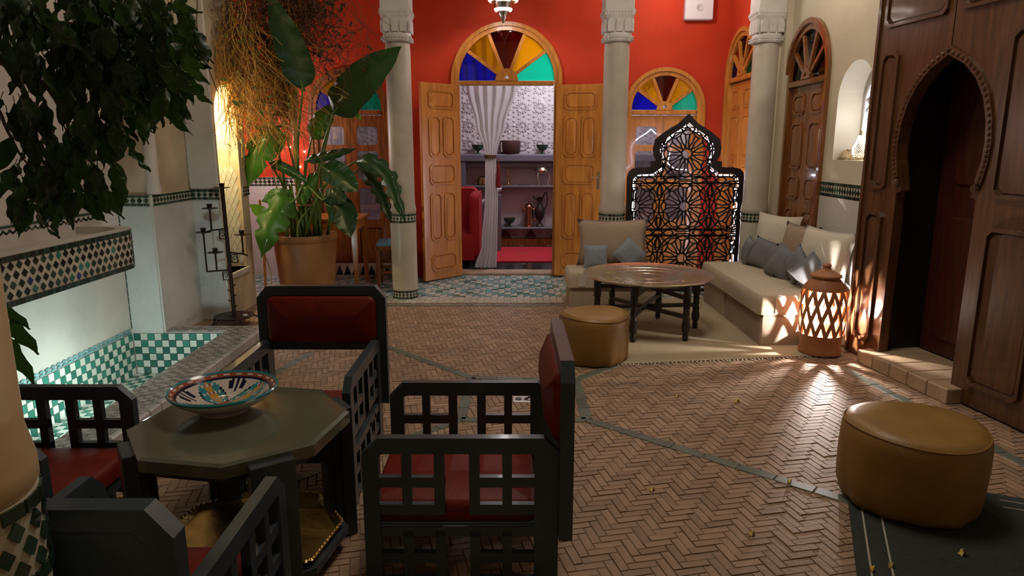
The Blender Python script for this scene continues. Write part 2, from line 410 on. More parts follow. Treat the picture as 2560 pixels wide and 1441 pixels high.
# zellige of the gallery: zigzag courses of small tiles
zel = MB(); cs = .066
zel.box(-3.4, 6.5, -.06, 2.43, 8.0, -.004, 0)
nx = int(5.8/cs); ny = int(1.46/cs)
for j in range(ny):
    for i in range(nx):
        x = -3.38+i*cs; y = 6.52+j*cs; ph = (i + abs((j % 8) - 4)) % 4; hue = (i//3+j//4) % 3
        mi = 1 if ph in (0, 1) else (2 if ph == 2 or hue else 3)
        if j < 4: mi = 4 if (i+j) % 2 else 1
        for tri in ((0,1,2),(0,2,3)):
            if ph == 1 and tri == (0,2,3) and j >= 4: m2 = 2
            else: m2 = mi
            g = .0022; q = [(x+g,y+g,0),(x+cs-g,y+g,0),(x+cs-g,y+cs-g,0),(x+g,y+cs-g,0)]
            zel.add([q[t] for t in tri], [(0,1,2)], m2)
stuff(zel.build('gallery_tile', ['mortar','tile_white','tile_teal','tile_green','tile_ivory'], floor, fix=False))

# ---- back wall (red) with three arched openings
def archpath(xc, hw, zs, ez=1, n=20, a=None):  # from left foot over the arch to right foot
    return [(xc-hw, 0)] + arc(xc, zs, hw, 180, 0, n, ez) + [(xc+hw, 0)]
wpoly = [(-3.6, 0)] + archpath(-1.86, .42, 1.92) + archpath(-.06, .585, 2.24) + archpath(1.735, .42, 1.92) + [(2.43, 0), (2.43, 4.0), (-3.6, 4.0)]
wb = MB().prism(wpoly, 8.0, 8.22).build('wall_back', 'red_wall'); struct(wb)
# ---- gallery's right-hand red wall with one arched doorway
def side(rz, loc):  return Matrix.Translation(loc) @ Matrix.Rotation(R(rz), 4, 'Z')
RW = lambda X, Y=0: side(-90, (X, Y, 0))     # local x runs towards the camera, local -y looks into the court
gp = [(-8.0, 0)] + archpath(-7.5, .44, 2.25) + [(-6.84, 0), (-6.84, 4.0), (-8.0, 4.0)]
struct(MB().prism(gp, 0, .22).xf(RW(2.43)).build('wall_gallery_right', 'red_wall'))
# ---- court's right wall: arched door, niche, big door opening
niche = [(-5.66, 1.40), (-5.10, 1.40)] + arc(-5.38, 1.87, .28, 0, 180, 16)[0:]
rp = [(-6.86, 0)] + archpath(-6.285, .42, 2.1, 1.1) + [(-4.87, 0), (-4.87, 4.0), (-6.86, 4.0)]
wr = struct(MB().prism(rp, 0, .40, holes=[niche]).xf(RW(2.62)).build('wall_right', 'cream_wall'))
struct(MB().box(2.9, -1.2, 0, 3.1, 3.3, 4.0).box(2.62, 3.3, 3.25, 3.02, 4.87, 4.0).build('wall_right_near', 'cream_wall'))
struct(MB().box(2.43, 6.80, 0, 2.62, 6.86, 4.0).box(2.56, 6.70, 0, 2.62, 6.80, 4.0).build('wall_pilaster', 'cream_wall'))
def lay(b, mtx, name, mats, parent=None): return b.xf(mtx).build(name, mats, parent)
# dado of white tiles and its zellige border
dado = MB().box(-5.81, -.012, 0, -4.9, 0, 1.10).box(-6.86, -.014, 0, -6.76, 0, 1.10).xf(RW(2.62)); dado.build('tile_dado', 'white_tile', wr)
stuff(lay(band(.92, 1.10, 1.22, .042), RW(2.62) @ Matrix.Translation((-5.82, 0, 0)), 'tile_border', ['tile_dark', 'tile_ivory'], wr))
stuff(lay(band(.10, 1.10, 1.22, .034), RW(2.62) @ Matrix.Translation((-6.86, -.002, 0)), 'tile_border', ['tile_dark', 'tile_ivory'], wr))
# niche back, lace grille
nb = MB().box(-5.72, .20, 1.36, -5.04, .24, 2.2); nb.xf(RW(2.62)).build('niche_back', 'white_plaster', wr)
gr = MB(); cx, cz = -5.36, 1.78
ol = [(-5.58,1.44),(-5.14,1.44)] + arc(-5.36, 1.84, .22, 0, 180, 14); il = [(-5.56,1.46),(-5.16,1.46)] + arc(-5.36, 1.84, .20, 0, 180, 14)
gr.ring(ol, il, .175, .2)
for k in range(16):
    a = 2*math.pi*k/16; d = (math.cos(a), math.sin(a)); d2 = (math.cos(a+.2), math.sin(a+.2)); d3 = (math.cos(a-.2), math.sin(a-.2))
    P2 = lambda u, r: (cx+u[0]*r, .187, cz+u[1]*r)
    for p, q in ((P2(d,.03),P2(d2,.10)),(P2(d,.03),P2(d3,.10)),(P2(d2,.10),P2(d,.17)),(P2(d3,.10),P2(d,.17)),(P2(d,.17),P2(d,.21))): gr.bar(p, q, .012, .022)
gr.xf(RW(2.62)).build('lace_grille', 'white_stone', wr)
# ---- left side: fountain recess, stepped piers, lit stair window
struct(MB().box(-3.25, -1.2, -.3, -3.0, 5.2, 4.0).build('wall_left', 'white_plaster'))
we = MB().box(-3.25, 5.2, -.3, -2.75, 5.9, 4.0).build('wall_recess_end', 'ochre_plaster'); struct(we)
MB().box(-3.0, 5.188, 0, -2.752, 5.2, 1.06).box(-2.75, 5.2, 0, -2.738, 5.87, 1.06).build('tile_dado', 'white_tile', we)
stuff(lay(band(.25, 1.06, 1.145, .05), Matrix.Translation((-3.0, 5.19, 0)), 'tile_border', ['tile_dark', 'tile_ivory'], we))
stuff(lay(band(.66, 1.06, 1.145, .05), side(90, (-2.738, 5.2, 0)), 'tile_border', ['tile_dark', 'tile_ivory'], we))
MB().lathe([(.055, 1.15), (.06, 1.2), (.05, 1.25), (.05, 3.9)], 14, (-2.74, 5.24, 0)).build('plaster_roll', 'white_plaster', we, 40)
hole = [(5.885, .40), (6.33, .40)] + arc(6.1075, 1.75, .2225, 0, 180, 14, 1.25)
pl = [(5.87, 0), (6.5, 0), (6.5, 4.0), (5.87, 4.0)]
wp = MB().prism(pl, 0, .42, holes=[hole]).xf(side(90, (-2.5, 0, 0))).build('wall_pier', 'ochre_plaster'); struct(wp)
MB().box(-2.93, 5.8, 0, -2.9, 6.5, 2.4).box(-2.92, 5.87, .36, -2.47, 6.345, .40).build('stair_recess', 'white_tile', wp)
# diamond tiles on the far jamb of the lit window
jt = MB()
for i in range(8):
    for j in range(16):
        x = -2.90+i*.05+(.025 if j % 2 else 0); z = .47+j*.055
        if x < -2.53: jt.prism([(x-.023, z), (x, z-.05), (x+.023, z), (x, z+.05)], 6.326, 6.334)
stuff(jt.build('jamb_tile', 'tile_white', wp))
MB().box(-2.75, 5.86, 0, -2.5, 5.87, 1.06).build('tile_dado', 'white_tile', wp)
stuff(lay(band(.25, 1.06, 1.145, .05), Matrix.Translation((-2.75, 5.86, 0)), 'tile_border', ['tile_dark', 'tile_ivory'], wp))
stuff(lay(band(.16, 1.06, 1.145, .05), side(90, (-2.495, 6.34, 0)), 'tile_border', ['tile_dark', 'tile_ivory'], wp))
MB().box(-2.75, 5.84, 1.15, -2.5, 5.87, 4.0, bev=.01).build('plaster_pilaster', 'white_plaster', wp)
# far left end of the gallery: red paint over a white dado
wl = struct(MB().box(-3.6, 6.5, 0, -3.4, 8.0, 4.0).box(-3.4, 6.5, 0, -2.92, 6.6, 4.0).build('wall_gallery_left', 'red_wall'))
MB().box(-3.4, 7.97, 0, -2.33, 8.0, 1.06).build('tile_dado', 'white_tile', wb)
stuff(lay(band(1.07, 1.06, 1.16, .05), Matrix.Translation((-3.4, 7.975, 0)), 'tile_border', ['tile_dark', 'tile_ivory'], wb))
for xa, xb in ((-1.42, -.68),):
    MB().box(xa, 7.975, 0, xb, 8.0, .12).build('skirting', 'red_wall', wb)
# black and white triangle skirting under the left window
sk = MB().box(-2.3, 7.955, 0, -1.43, 7.99, .15, 1)
for i in range(9):
    x = -2.28+i*.095; sk.prism([(x, .015), (x+.085, .015), (x+.0425, .13)], 7.945, 7.956, mi=0)
stuff(sk.build('triangle_skirting', ['tile_black', 'tile_white'], wb))
# gallery ceiling and beam (above the frame), wall behind the camera
struct(MB().box(-3.6, 6.65, 3.55, 2.62, 8.22, 3.7).build('ceiling', 'cream_wall'))
struct(MB().box(-3.0, 6.62, 3.2, 2.62, 6.98, 3.55).build('trim_1', 'carved_stucco'))
struct(MB().box(-3.4, -1.4, 0, 3.1, -1.2, 4.0).build('wall_front', 'cream_wall'))

# ---- columns
def column(name, label, x, y, zb, near=False):
    t = thing(name, label, 'column', (x, y, 0), kind='thing')
    r = .12
    MB().lathe([(r+.004, zb+.085), (r+.012, zb+.10), (r+.012, zb+.13), (r+.001, zb+.19), (r, 2.40), (r-.006, 2.47)], 36).build('shaft', 'warmlit_plaster' if near else 'column_plaster', t, 50)
    MB().lathe([(r+.008, 0), (r+.008, zb)], 36).build('tiled_foot', 'column_tile', t, 50)
    def ringband(z0, z1, n):
        b = MB(); rr = r+.009; h = z1-z0; b.lathe([(rr, z0), (rr, z1)], 36, mi=1)
        for k in range(n):
            a0 = 2*math.pi*k/n; da = 2*math.pi/n
            P = lambda a, z, q=.004: ((rr+q)*math.cos(a), (rr+q)*math.sin(a), z)
            e = h*.24
            for za in (z0, z1-e):
                g = da*.06; b.add([P(a0+g, za), P(a0+da-g, za), P(a0+da-g, za+e), P(a0+g, za+e)], [(0,1,2,3)], 0)
            am = a0+da/2; zm = (z0+z1)/2; q = h*.23; qa = da*.36
            b.add([P(am-qa, zm), P(am, zm-q), P(am+qa, zm), P(am, zm+q)], [(0,1,2,3)], 0)
        return b
    if not near:
        stuff(ringband(zb, zb+.085, 22).build('tile_band', ['tile_dark', 'tile_ivory'], t, fix=False)); stuff(ringband(.0, .085, 22).build('base_band', ['tile_dark', 'tile_ivory'], t, fix=False))
    else:
        # close enough to pick the tiles apart
        MB().lathe([(r+.009, zb-.07), (r+.009, zb+.085)], 36).build('band_bed', 'tile_ivory', t, 50)
        n = 18; rr = r+.009
        for k in range(n):
            a0 = 2*math.pi*k/n; da = 2*math.pi/n
            def tl(pts):
                b = MB(); k2 = len(pts); b.add([((rr+q)*math.cos(a), (rr+q)*math.sin(a), z) for q in (.005, -.002) for a, z in pts], [tuple(range(k2)), tuple(range(2*k2-1, k2-1, -1))] + [(i, (i+1) % k2, k2+(i+1) % k2, k2+i) for i in range(k2)]); b.build('tile', 'tile_dark', t)
            g = da*.07
            for za in (zb+.06, zb-.07): tl([(a0+g, za), (a0+da-g, za), (a0+da-g, za+.023), (a0+g, za+.023)])
            for row, sh in ((.04, 0), (.005, .5), (-.028, 0)):
                am = a0+da*(.5+sh); zm = zb+row; tl([(am-da*.32, zm), (am, zm-.018), (am+da*.32, zm), (am, zm+.018)])
    def sq(h, z, p):
        out = []
        for k in range(32):
            a = 2*math.pi*k/32; c, s_ = math.cos(a), math.sin(a); m = (abs(c)**p+abs(s_)**p)**(-1/p); out.append((h*m*c, h*m*s_, z))
        return out
    L = [(.119,2.47,2),(.132,2.475,2.6),(.134,2.53,3),(.128,2.54,3),(.124,2.58,3.5),(.128,2.66,5),(.142,2.70,8),(.146,2.71,12),(.146,2.76,12),(.140,2.765,12),(.140,3.2,12)]
    vs = []; fs = []
    for h, z, p in L: vs += sq(h, z, p)
    for i in range(len(L)-1):
        for k in range(32): fs.append((i*32+k, i*32+(k+1) % 32, (i+1)*32+(k+1) % 32, (i+1)*32+k))
    fs.append(tuple((len(L)-1)*32+k for k in range(32)))
    cap = MB().add(vs, fs).build('capital', 'carved_stucco', t, 30)
    d = MB()   # carved leaves and interlace on the four faces
    for q in range(4):
        st = len(d.v)
        for i in range(9):
            for j in (0, 1): d.prism([(-.10+i*.025-.009, 2.488+j*.022), (-.10+i*.025, 2.480+j*.022), (-.10+i*.025+.009, 2.488+j*.022), (-.10+i*.025, 2.498+j*.022)], -.139, -.13)
            d.prism([(-.115+i*.028-.01, 2.735), (-.115+i*.028, 2.722), (-.115+i*.028+.01, 2.735), (-.115+i*.028, 2.75)], -.151, -.142)
        for sx in (-.078, 0, .078):
            lf = [(sx-.03, 2.56), (sx+.03, 2.56), (sx+.034, 2.63), (sx+.022, 2.665), (sx, 2.68), (sx-.022, 2.665), (sx-.034, 2.63)]
            d.prism(lf, -.139, -.115)
        d.xf(Matrix.Rotation(math.pi/2*q, 4, 'Z'), st)
    stuff(d.build('carving', 'carved_stucco', cap))
    return t
column('column', 'round plaster column rising behind the drooping leaves of the big potted plant', -1.09, 6.81, .77)
column('column', 'round plaster column behind the pale sofa with one large back cushion', 1.0, 6.81, .77)
column('column', 'round plaster column against the wall corner beside the pierced screen', 2.44, 6.86, .77)
column('column', 'warm-lit plaster column standing closest to the camera at the picture edge', -.915, 1.0, .86, True)

# ================================================================ DOORS AND FANLIGHTS
def fanlight(t, hw, z0, wood, panes, ez=1, jamb=True, fr=.055, ring=.085):
    """arched frame down to the floor, five coloured panes, hub and four bars; local centre x=0, wall face y=0"""
    def arch(r, foot=0): return [(-r, foot)] + arc(0, z0, r, 180, 0, 28, ez) + [(r, foot)]
    o, i2, i3 = hw+fr*.75, hw, hw-ring*.55
    f = MB().ring(arch(o), arch(i2), -.035, .05, closed=False).ring(arch(o-.012), arch(i3), -.015, .09, closed=False)
    f.build('frame', wood, t, 30)
    ri = i3-.005
    b = MB().box(-ri, -.02, z0-.055, ri, .06, z0-.005, bev=.008); b.build('rail', wood, t)
    rh = hw*.22
    hub = arc(0, z0, rh, 0, 180, 12); MB().prism([(-rh, z0-.006)] + hub[::-1] + [(rh, z0-.006)], -.024, .05, holes=[[(-.03, z0+.02), (.03, z0+.02), (0, z0+.06)]]).build('hub', wood, t)
    an = [0, 36, 68, 112, 144, 180]
    for a in an[1:-1]:
        c, s = math.cos(R(a)), math.sin(R(a)); MB().bar((c*rh*.9, .015, z0+s*rh*.9), (c*(ri), .015, z0+s*(ri)*ez), .036, .05).build('glazing_bar', wood, t)
    for k in range(5):
        a0, a1 = an[k], an[k+1]; mt = panes[4-k] if False else panes[k]
        p = arc(0, z0, ri+.01, a0, a1, 8, ez) + [(math.cos(R(a1))*rh*.8, z0+math.sin(R(a1))*rh*.8), (math.cos(R(a0))*rh*.8, z0+math.sin(R(a0))*rh*.8)]
        MB().prism(p, .018, .024).build('pane', mt, t)
PANES = ['pane_green', 'pane_amber', 'pane_red', 'pane_amber', 'pane_blue']
def leaf(t, w_, h, wood, x0=0, z0=.015, handle=True, flip=1, y=0, single=False):
    """panelled leaf: stiles and rails with raised octagonal panels on both faces; occupies x0..x0+w_*flip"""
    th = .042; sgn = flip
    MB().box(min(x0, x0+sgn*w_), y-th/2, z0, max(x0, x0+sgn*w_), y+th/2, z0+h, bev=.004).build('slab', wood, t)
    m = w_*.17; iw = w_-2*m
    rows = [(.045, .135, 1), (.205, .455, 2), (.495, .60, 1), (.635, .84, 2), (.875, .965, 1)]
    for a, b, n in rows:
        if single: n = 1
        for i in range(n):
            g = iw*.10
            xa = m+i*(iw+g)/n; xb = xa+(iw-(n-1)*g)/n
            X0, X1 = x0+sgn*xa, x0+sgn*xb
            if X1 < X0: X0, X1 = X1, X0
            za, zb = z0+a*h, z0+b*h; c = min(.035, (X1-X0)*.22)
            pn = MB(); ml = MB()
            for s_ in (-1, 1):
                yf = y+s_*th/2
                ml.ring(cham(X0, za, X1, zb, c), cham(X0+.016, za+.016, X1-.016, zb-.016, c), yf+s_*.012, yf)
                ins = cham(X0+.018, za+.018, X1-.018, zb-.018, c)
                pn.prism(ins, yf+s_*.008, yf-s_*.001, inset=.014)
            o = pn.build('panel', wood, t); ml.build('moulding', wood, o)
    if handle:
        xh = x0+sgn*(w_-.05)
        hb = MB().box(xh-.014, y-th/2-.006, z0+h*.47, xh+.014, y-th/2, z0+h*.56).tube([(xh, y-th/2, z0+h*.53), (xh, y-th/2-.04, z0+h*.53), (xh-sgn*.075, y-th/2-.045, z0+h*.53)], .007)
        hb.build('handle', 'iron' if handle == True else handle, t)
def glazed(t, w_, h, wood, x0, z0=.015, y=.04):
    th = .04; st = .06
    bars = MB().box(x0, y-th/2, z0, x0+st, y+th/2, z0+h).box(x0+w_-st, y-th/2, z0, x0+w_, y+th/2, z0+h)
    zs = [0, .06, .30, .345, .56, .60, .79, .815, .94, 1]
    for i in range(0, 10, 2): bars.box(x0+st, y-th/2, z0+zs[i]*h, x0+w_-st, y+th/2, z0+zs[i+1]*h)
    bars.build('leaf_frame', wood, t)
    for i in range(1, 9, 2):
        a, b = z0+zs[i]*h, z0+zs[i+1]*h; xa, xb = x0+st-.004, x0+w_-st+.004
        if i == 1: MB().prism(cham(xa, a, xb, b, .03), y-.012, y+.012, inset=.012).build('panel', wood, t)
        else:
            MB().box(xa, y-.003, a, xb, y+.003, b).build('pane', 'clear_glass', t)
            MB().ring(cham(xa+.0, a, xb, b, .004), cham(xa+.012, a+.012, xb-.012, b-.012, .022), y-.018, y+.018).build('bead', wood, t)
# centre doorway
t = thing('window_1', 'large red blue amber and green fanlight over the open central doorway', 'fanlight', (-.06, 8.0, 0), kind='structure'); fanlight(t, .585, 2.24, 'pine', PANES)
d1 = thing('door_1', 'open panelled pine leaf with black lever handle, hinged left of the curtain', 'door', (-.60, 7.94, 0), 225, kind='structure'); leaf(d1, .55, 2.17, 'pine')
d2 = thing('door_2', 'open panelled pine leaf folded back beside the sofa column', 'door', (.50, 7.93, 0), -14, kind='structure'); leaf(d2, .55, 2.17, 'pine', handle='brass')
# left and right glazed doors on the back wall
for n, x, wd, lb, lg in ((2, -1.86, 'pine_dark', 'arched fanlight half hidden behind the broad plant leaves', 'glazed double door behind the writing desk'), (3, 1.735, 'pine', 'small arched fanlight above the dark pierced screen', 'glazed double door behind the dark pierced screen')):
    t = thing('window_%d' % n, lb, 'fanlight', (x, 8.0, 0), kind='structure'); fanlight(t, .42, 1.92, wd, PANES)
    t = thing('door_%d' % (n+1), lg, 'door', (x, 8.0, 0), kind='structure'); glazed(t, .376, 1.84, wd, -.378); glazed(t, .376, 1.84, wd, .002)
# gallery side door (right), seen obliquely
t = thing('window_4', 'arched fanlight on the red side wall, partly behind a column', 'fanlight', (2.43, 7.5, 0), -90, kind='structure'); fanlight(t, .44, 2.25, 'pine', PANES)
t = thing('door_5', 'closed pine door leaves on the red side wall beside the screen', 'door', (2.43, 7.5, 0), -90, kind='structure'); leaf(t, .395, 2.17, 'pine', -.397, handle=None, y=.04, single=True); leaf(t, .395, 2.17, 'pine', .002, handle='steel', y=.04, single=True)
# arched door above the right-hand sofa
t = thing('window_5', 'dark unlit arched fanlight on the cream wall above the cushions', 'fanlight', (2.62, 6.285, 0), -90, kind='structure'); fanlight(t, .42, 2.1, 'mahogany', ['dim_green', 'dim_red', 'dim_dark', 'dim_red', 'dim_dark'], 1.1)
t = thing('door_6', 'glossy panelled double door on the cream wall behind the cushions', 'door', (2.62, 6.285, 0), -90, kind='structure'); leaf(t, .375, 2.03, 'mahogany', -.377, handle=None, y=.05, single=True); leaf(t, .375, 2.03, 'mahogany', .002, handle=None, y=.05, single=True)
struct(MB().box(-.45, .12, 0, .45, .16, 2.8).xf(side(-90, (2.62, 6.285, 0))).build('wall_behind_door', 'black_wood'))
struct(MB().box(-.46, .3, 0, .46, .34, 2.9).xf(side(-90, (2.43, 7.5, 0))).build('wall_behind_gallery_door', 'amber_curtain'))
# ---- the big keyhole door
bd = thing('door_7', 'huge dark wooden double door with a keyhole arch cut through it', 'door', (2.645, 4.25, 0), -81.7, kind='structure')
half = [(.33, .10), (.33, 1.20), (.29, 1.22), (.315, 1.31), (.345, 1.42), (.352, 1.52), (.34, 1.64), (.30, 1.77), (.23, 1.885), (.13, 1.975), (0, 2.04)]
for sx, xo, nm in ((-1, -.66, 'leaf_far'), (1, 1.3, 'leaf_near')):
    hp = [(sx*x, z) for x, z in half]
    b = MB().prism([(sx*.004, 3.2), (xo, 3.2), (xo, .012), (sx*.33, .012)] + hp[:-1] + [(sx*.004, 2.038)], -.035, .035)
    lf = b.build(nm, 'walnut', bd)
    def bp(x0, z0, x1, z1, c=.03):
        if x1 < x0: x0, x1 = x1, x0
        o = MB().prism(cham(x0+.022, z0+.022, x1-.022, z1-.022, c), -.043, -.03, inset=.014).build('panel', 'walnut', bd)
        MB().ring(cham(x0, z0, x1, z1, c), cham(x0+.02, z0+.02, x1-.02, z1-.02, c), -.055, -.03).build('moulding', 'walnut', o)
    if sx < 0: bp(-.60, .14, -.43, 1.06); bp(-.60, 1.22, -.43, 2.12); bp(-.60, 2.28, -.05, 3.05)
    else: bp(.44, .14, .80, 1.06); bp(.44, 1.22, .80, 2.12); bp(.05, 2.28, .70, 3.05)
    tr = MB()
    pts = hp[3:]; inner = [(x, z) for x, z in pts]
    outer = [(sx*.36, 1.29)] + [(x*1.125, 1.5+(z-1.5)*1.085) for x, z in inner[1:-1]] + [(0, 2.095)]
    tr.ring(outer, inner, -.05, -.034, closed=False)
    sp = spline([(x*1.07, -.052, 1.5+(z-1.5)*1.045) for x, z in [(sx*.318, 1.31)] + inner[1:]], 26)
    for p in sp: tr.lathe([(.0, -.013), (.011, -.006), (.011, .006), (0, .013)], 6, p)
    tr.lathe([(0, -.03), (.024, -.015), (.024, .015), (0, .03)], 8, (sx*.325, -.045, 1.27))
    tr.build('carved_arch', 'walnut', bd)
MB().box(-.68, -.05, .01, -.655, .03, 3.2).build('jamb', 'walnut', bd)
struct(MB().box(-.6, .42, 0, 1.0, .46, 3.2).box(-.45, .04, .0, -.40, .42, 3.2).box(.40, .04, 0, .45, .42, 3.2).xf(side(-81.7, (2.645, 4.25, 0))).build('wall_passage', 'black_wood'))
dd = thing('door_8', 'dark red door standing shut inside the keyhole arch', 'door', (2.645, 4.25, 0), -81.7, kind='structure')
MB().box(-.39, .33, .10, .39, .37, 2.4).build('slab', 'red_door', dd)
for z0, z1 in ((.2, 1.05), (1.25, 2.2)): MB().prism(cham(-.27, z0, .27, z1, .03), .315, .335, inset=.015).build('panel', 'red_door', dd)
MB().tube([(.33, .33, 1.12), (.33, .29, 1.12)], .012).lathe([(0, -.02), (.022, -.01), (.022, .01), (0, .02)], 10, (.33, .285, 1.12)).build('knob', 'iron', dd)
st = MB()
for i in range(5):
    x = -.42+i*.168; MB().box(x+.002, -.13, 0, x+.166, .33, .095, bev=.006).xf(side(-81.7, (2.645, 4.25, 0))).build('stone', 'stone_step', floor)

# ================================================================ THE ROOM BEHIND
rm = struct(MB().box(-2.6, 8.2, -.1, 2.6, 11.0, 0).build('floor_room', 'tile_black'))
for i in range(12):
    for j in range(6):
        x = -2.4+i*.42; y = 8.42+j*.42; MB().prism([(-.05, 0), (0, -.05), (.05, 0), (0, .05)], 0, .002).xf(Matrix.Translation((x+.03, y, .0)) @ Matrix.Rotation(R(-90), 4, 'X')).build('diamond_tile', 'tile_white', rm)
struct(MB().box(-2.6, 10.75, 0, 2.6, 10.9, 3.2).build('wall_room_back', 'room_wall'))
struct(MB().box(-2.75, 8.2, 0, -2.6, 10.9, 3.2).build('wall_room_left', 'room_wall')); struct(MB().box(2.6, 8.2, 0, 2.75, 10.9, 3.2).build('wall_room_right', 'room_wall'))
struct(MB().box(-2.7, 8.22, 3.2, 2.7, 10.9, 3.3).build('ceiling_room', 'room_wall'))
struct(MB().box(-.62, 8.0, -.02, .5, 8.24, .03, bev=.01).build('trim_2', 'stone_step'))
# carved plaster panel: rosettes and interlace
pp = MB().box(-2.4, 10.72, 1.40, 2.4, 10.75, 2.50)
stuff_b = MB()
for i in range(18):
    for j in range(4):
        cx = -2.27+i*.27; cz = 1.54+j*.28
        stuff_b.lathe([(0, .018), (.026, .012), (.03, 0)], 8, (0, 0, 0), caps=False).xf(Matrix.Translation((cx, 10.72, cz)) @ Matrix.Rotation(R(90), 4, 'X'), len(stuff_b.v)-24)
        for k in range(14):
            a = 2*math.pi*k/14; c, s = math.cos(a), math.sin(a); d = .2
            q = [(cx+.04*c, cz+.04*s), (cx+.075*math.cos(a+d), cz+.075*math.sin(a+d)), (cx+.098*c, cz+.098*s), (cx+.075*math.cos(a-d), cz+.075*math.sin(a-d))]
            stuff_b.prism(q, 10.702, 10.722)
for i in range(62):
    for j in range(16):
        x = -2.36+i*.0772; z = 1.44+j*.07+(.035 if i % 2 else 0)
        u = ((x+2.27+.135) % .27)-.135; v = ((z-1.54+.14) % .28)-.14
        if u*u+v*v > .0115 and z < 2.48: stuff_b.prism([(x-.03, z), (x, z-.028), (x+.03, z), (x, z+.028)], 10.705, 10.722, inset=.012)
cp = pp.build('carved_panel', 'carved_stucco', None); struct(cp); stuff(stuff_b.build('rosette', 'carved_stucco', cp))
# shelf unit below
su = thing('wall_shelf', 'long grey wall shelf with brass vessels in the room behind the door', 'shelf', (0, 10.72, 0))
MB().box(-2.3, -.02, .1, 2.3, 0, 1.25).build('back_panel', 'shelf_back', su)
MB().box(-2.4, -.30, 1.28, 2.4, 0, 1.40, bev=.02).box(-2.4, -.25, 1.2, 2.4, 0, 1.28, bev=.02).build('mantel', 'shelf_grey', su)
for z in (.93, .29): MB().box(-2.3, -.26, z-.035, 2.3, 0, z, bev=.008).build('shelf_board', 'shelf_grey', su)
MB().box(-2.3, -.2, 0, 2.3, 0, .1).build('plinth', 'pine_dark', su)
MB().box(-.80, -.28, 0, -.70, 0, 1.28).build('upright', 'shelf_grey', su)
for k in range(16):
    x = -1.5+k*.2
    MB().prism([(x-.09, .115), (x+.09, .115), (x, .245)] if k % 2 else [(x-.09, .245), (x+.09, .245), (x, .115)], -.05, -.02).build('skirting_tile', 'tile_black' if k % 2 else 'tile_white', su)
# ================================================================ FOREGROUND CHAIRS AND TABLE
def cushion_mb(wx, wy, h, n=8, pinch=.12, rnd_=None, puff=.5):
    """soft pad in local x,y with thickness h"""
    b = MB(); vs = []
    for sd in (1, -1):
        for i in range(n+1):
            for j in range(n+1):
                u = i/n*2-1; v = j/n*2-1
                e = max(0, (1-abs(u)**2.6)*(1-abs(v)**2.6))**puff
                x = u*wx/2*(1-pinch*(1-v*v)*abs(u)); y = v*wy/2*(1-pinch*(1-u*u)*abs(v))
                z = sd*h/2*e
                if rnd_: z += rnd_.uniform(-1, 1)*h*.03*e
                vs.append((x, y, z))
    m = (n+1)**2; fs = []
    for sd in (0, 1):
        for i in range(n):
            for j in range(n):
                a = sd*m+i*(n+1)+j; q = (a, a+n+1, a+n+2, a+1); fs.append(q if sd == 0 else q[::-1])
    rim = [i*(n+1) for i in range(n+1)] + [n*(n+1)+j for j in range(1, n+1)] + [i*(n+1)+n for i in range(n-1, -1, -1)] + [j for j in range(n-1, 0, -1)]
    for k in range(len(rim)): a, c = rim[k], rim[(k+1) % len(rim)]; fs.append((a, c, c+m, a+m))
    return b.add(vs, fs)
def pad_mb(x0, y0, z0, x1, y1, z1, r, axis='z', n=4, bulge=.02):
    """upholstered pad: rounded slab with a slightly domed face"""
    b = MB(); cx, cy = (x0+x1)/2, (y0+y1)/2; hx, hy = (x1-x0)/2, (y1-y0)/2; rings = []
    def rr(ix, z):
        out = []
        for q in range(4):
            for k in range(6):
                a = math.pi/2*(q+k/5); ex = hx-ix; ey = hy-ix; rc = max(.005, r-ix)
                sx = (1 if q in (0, 3) else -1); sy = (1 if q in (0, 1) else -1)
                out.append((cx+sx*(ex-rc)+rc*math.cos(a), cy+sy*(ey-rc)+rc*math.sin(a), z))
        return out
    e = (z1-z0)
    L = [(0, z0), (0, z0+e*.6), (.008, z0+e*.88), (.022, z1), (min(hx, hy)*.55, z1+bulge*.8), (min(hx, hy)*.92, z1+bulge)]
    vs = []; fs = []; m = 24
    for ix, z in L: vs += rr(ix, z)
    for i in range(len(L)-1):
        for k in range(m): fs.append((i*m+k, i*m+(k+1) % m, (i+1)*m+(k+1) % m, (i+1)*m+k))
    fs += [tuple(reversed(range(m))), tuple((len(L)-1)*m+k for k in range(m))]
    return b.add(vs, fs)
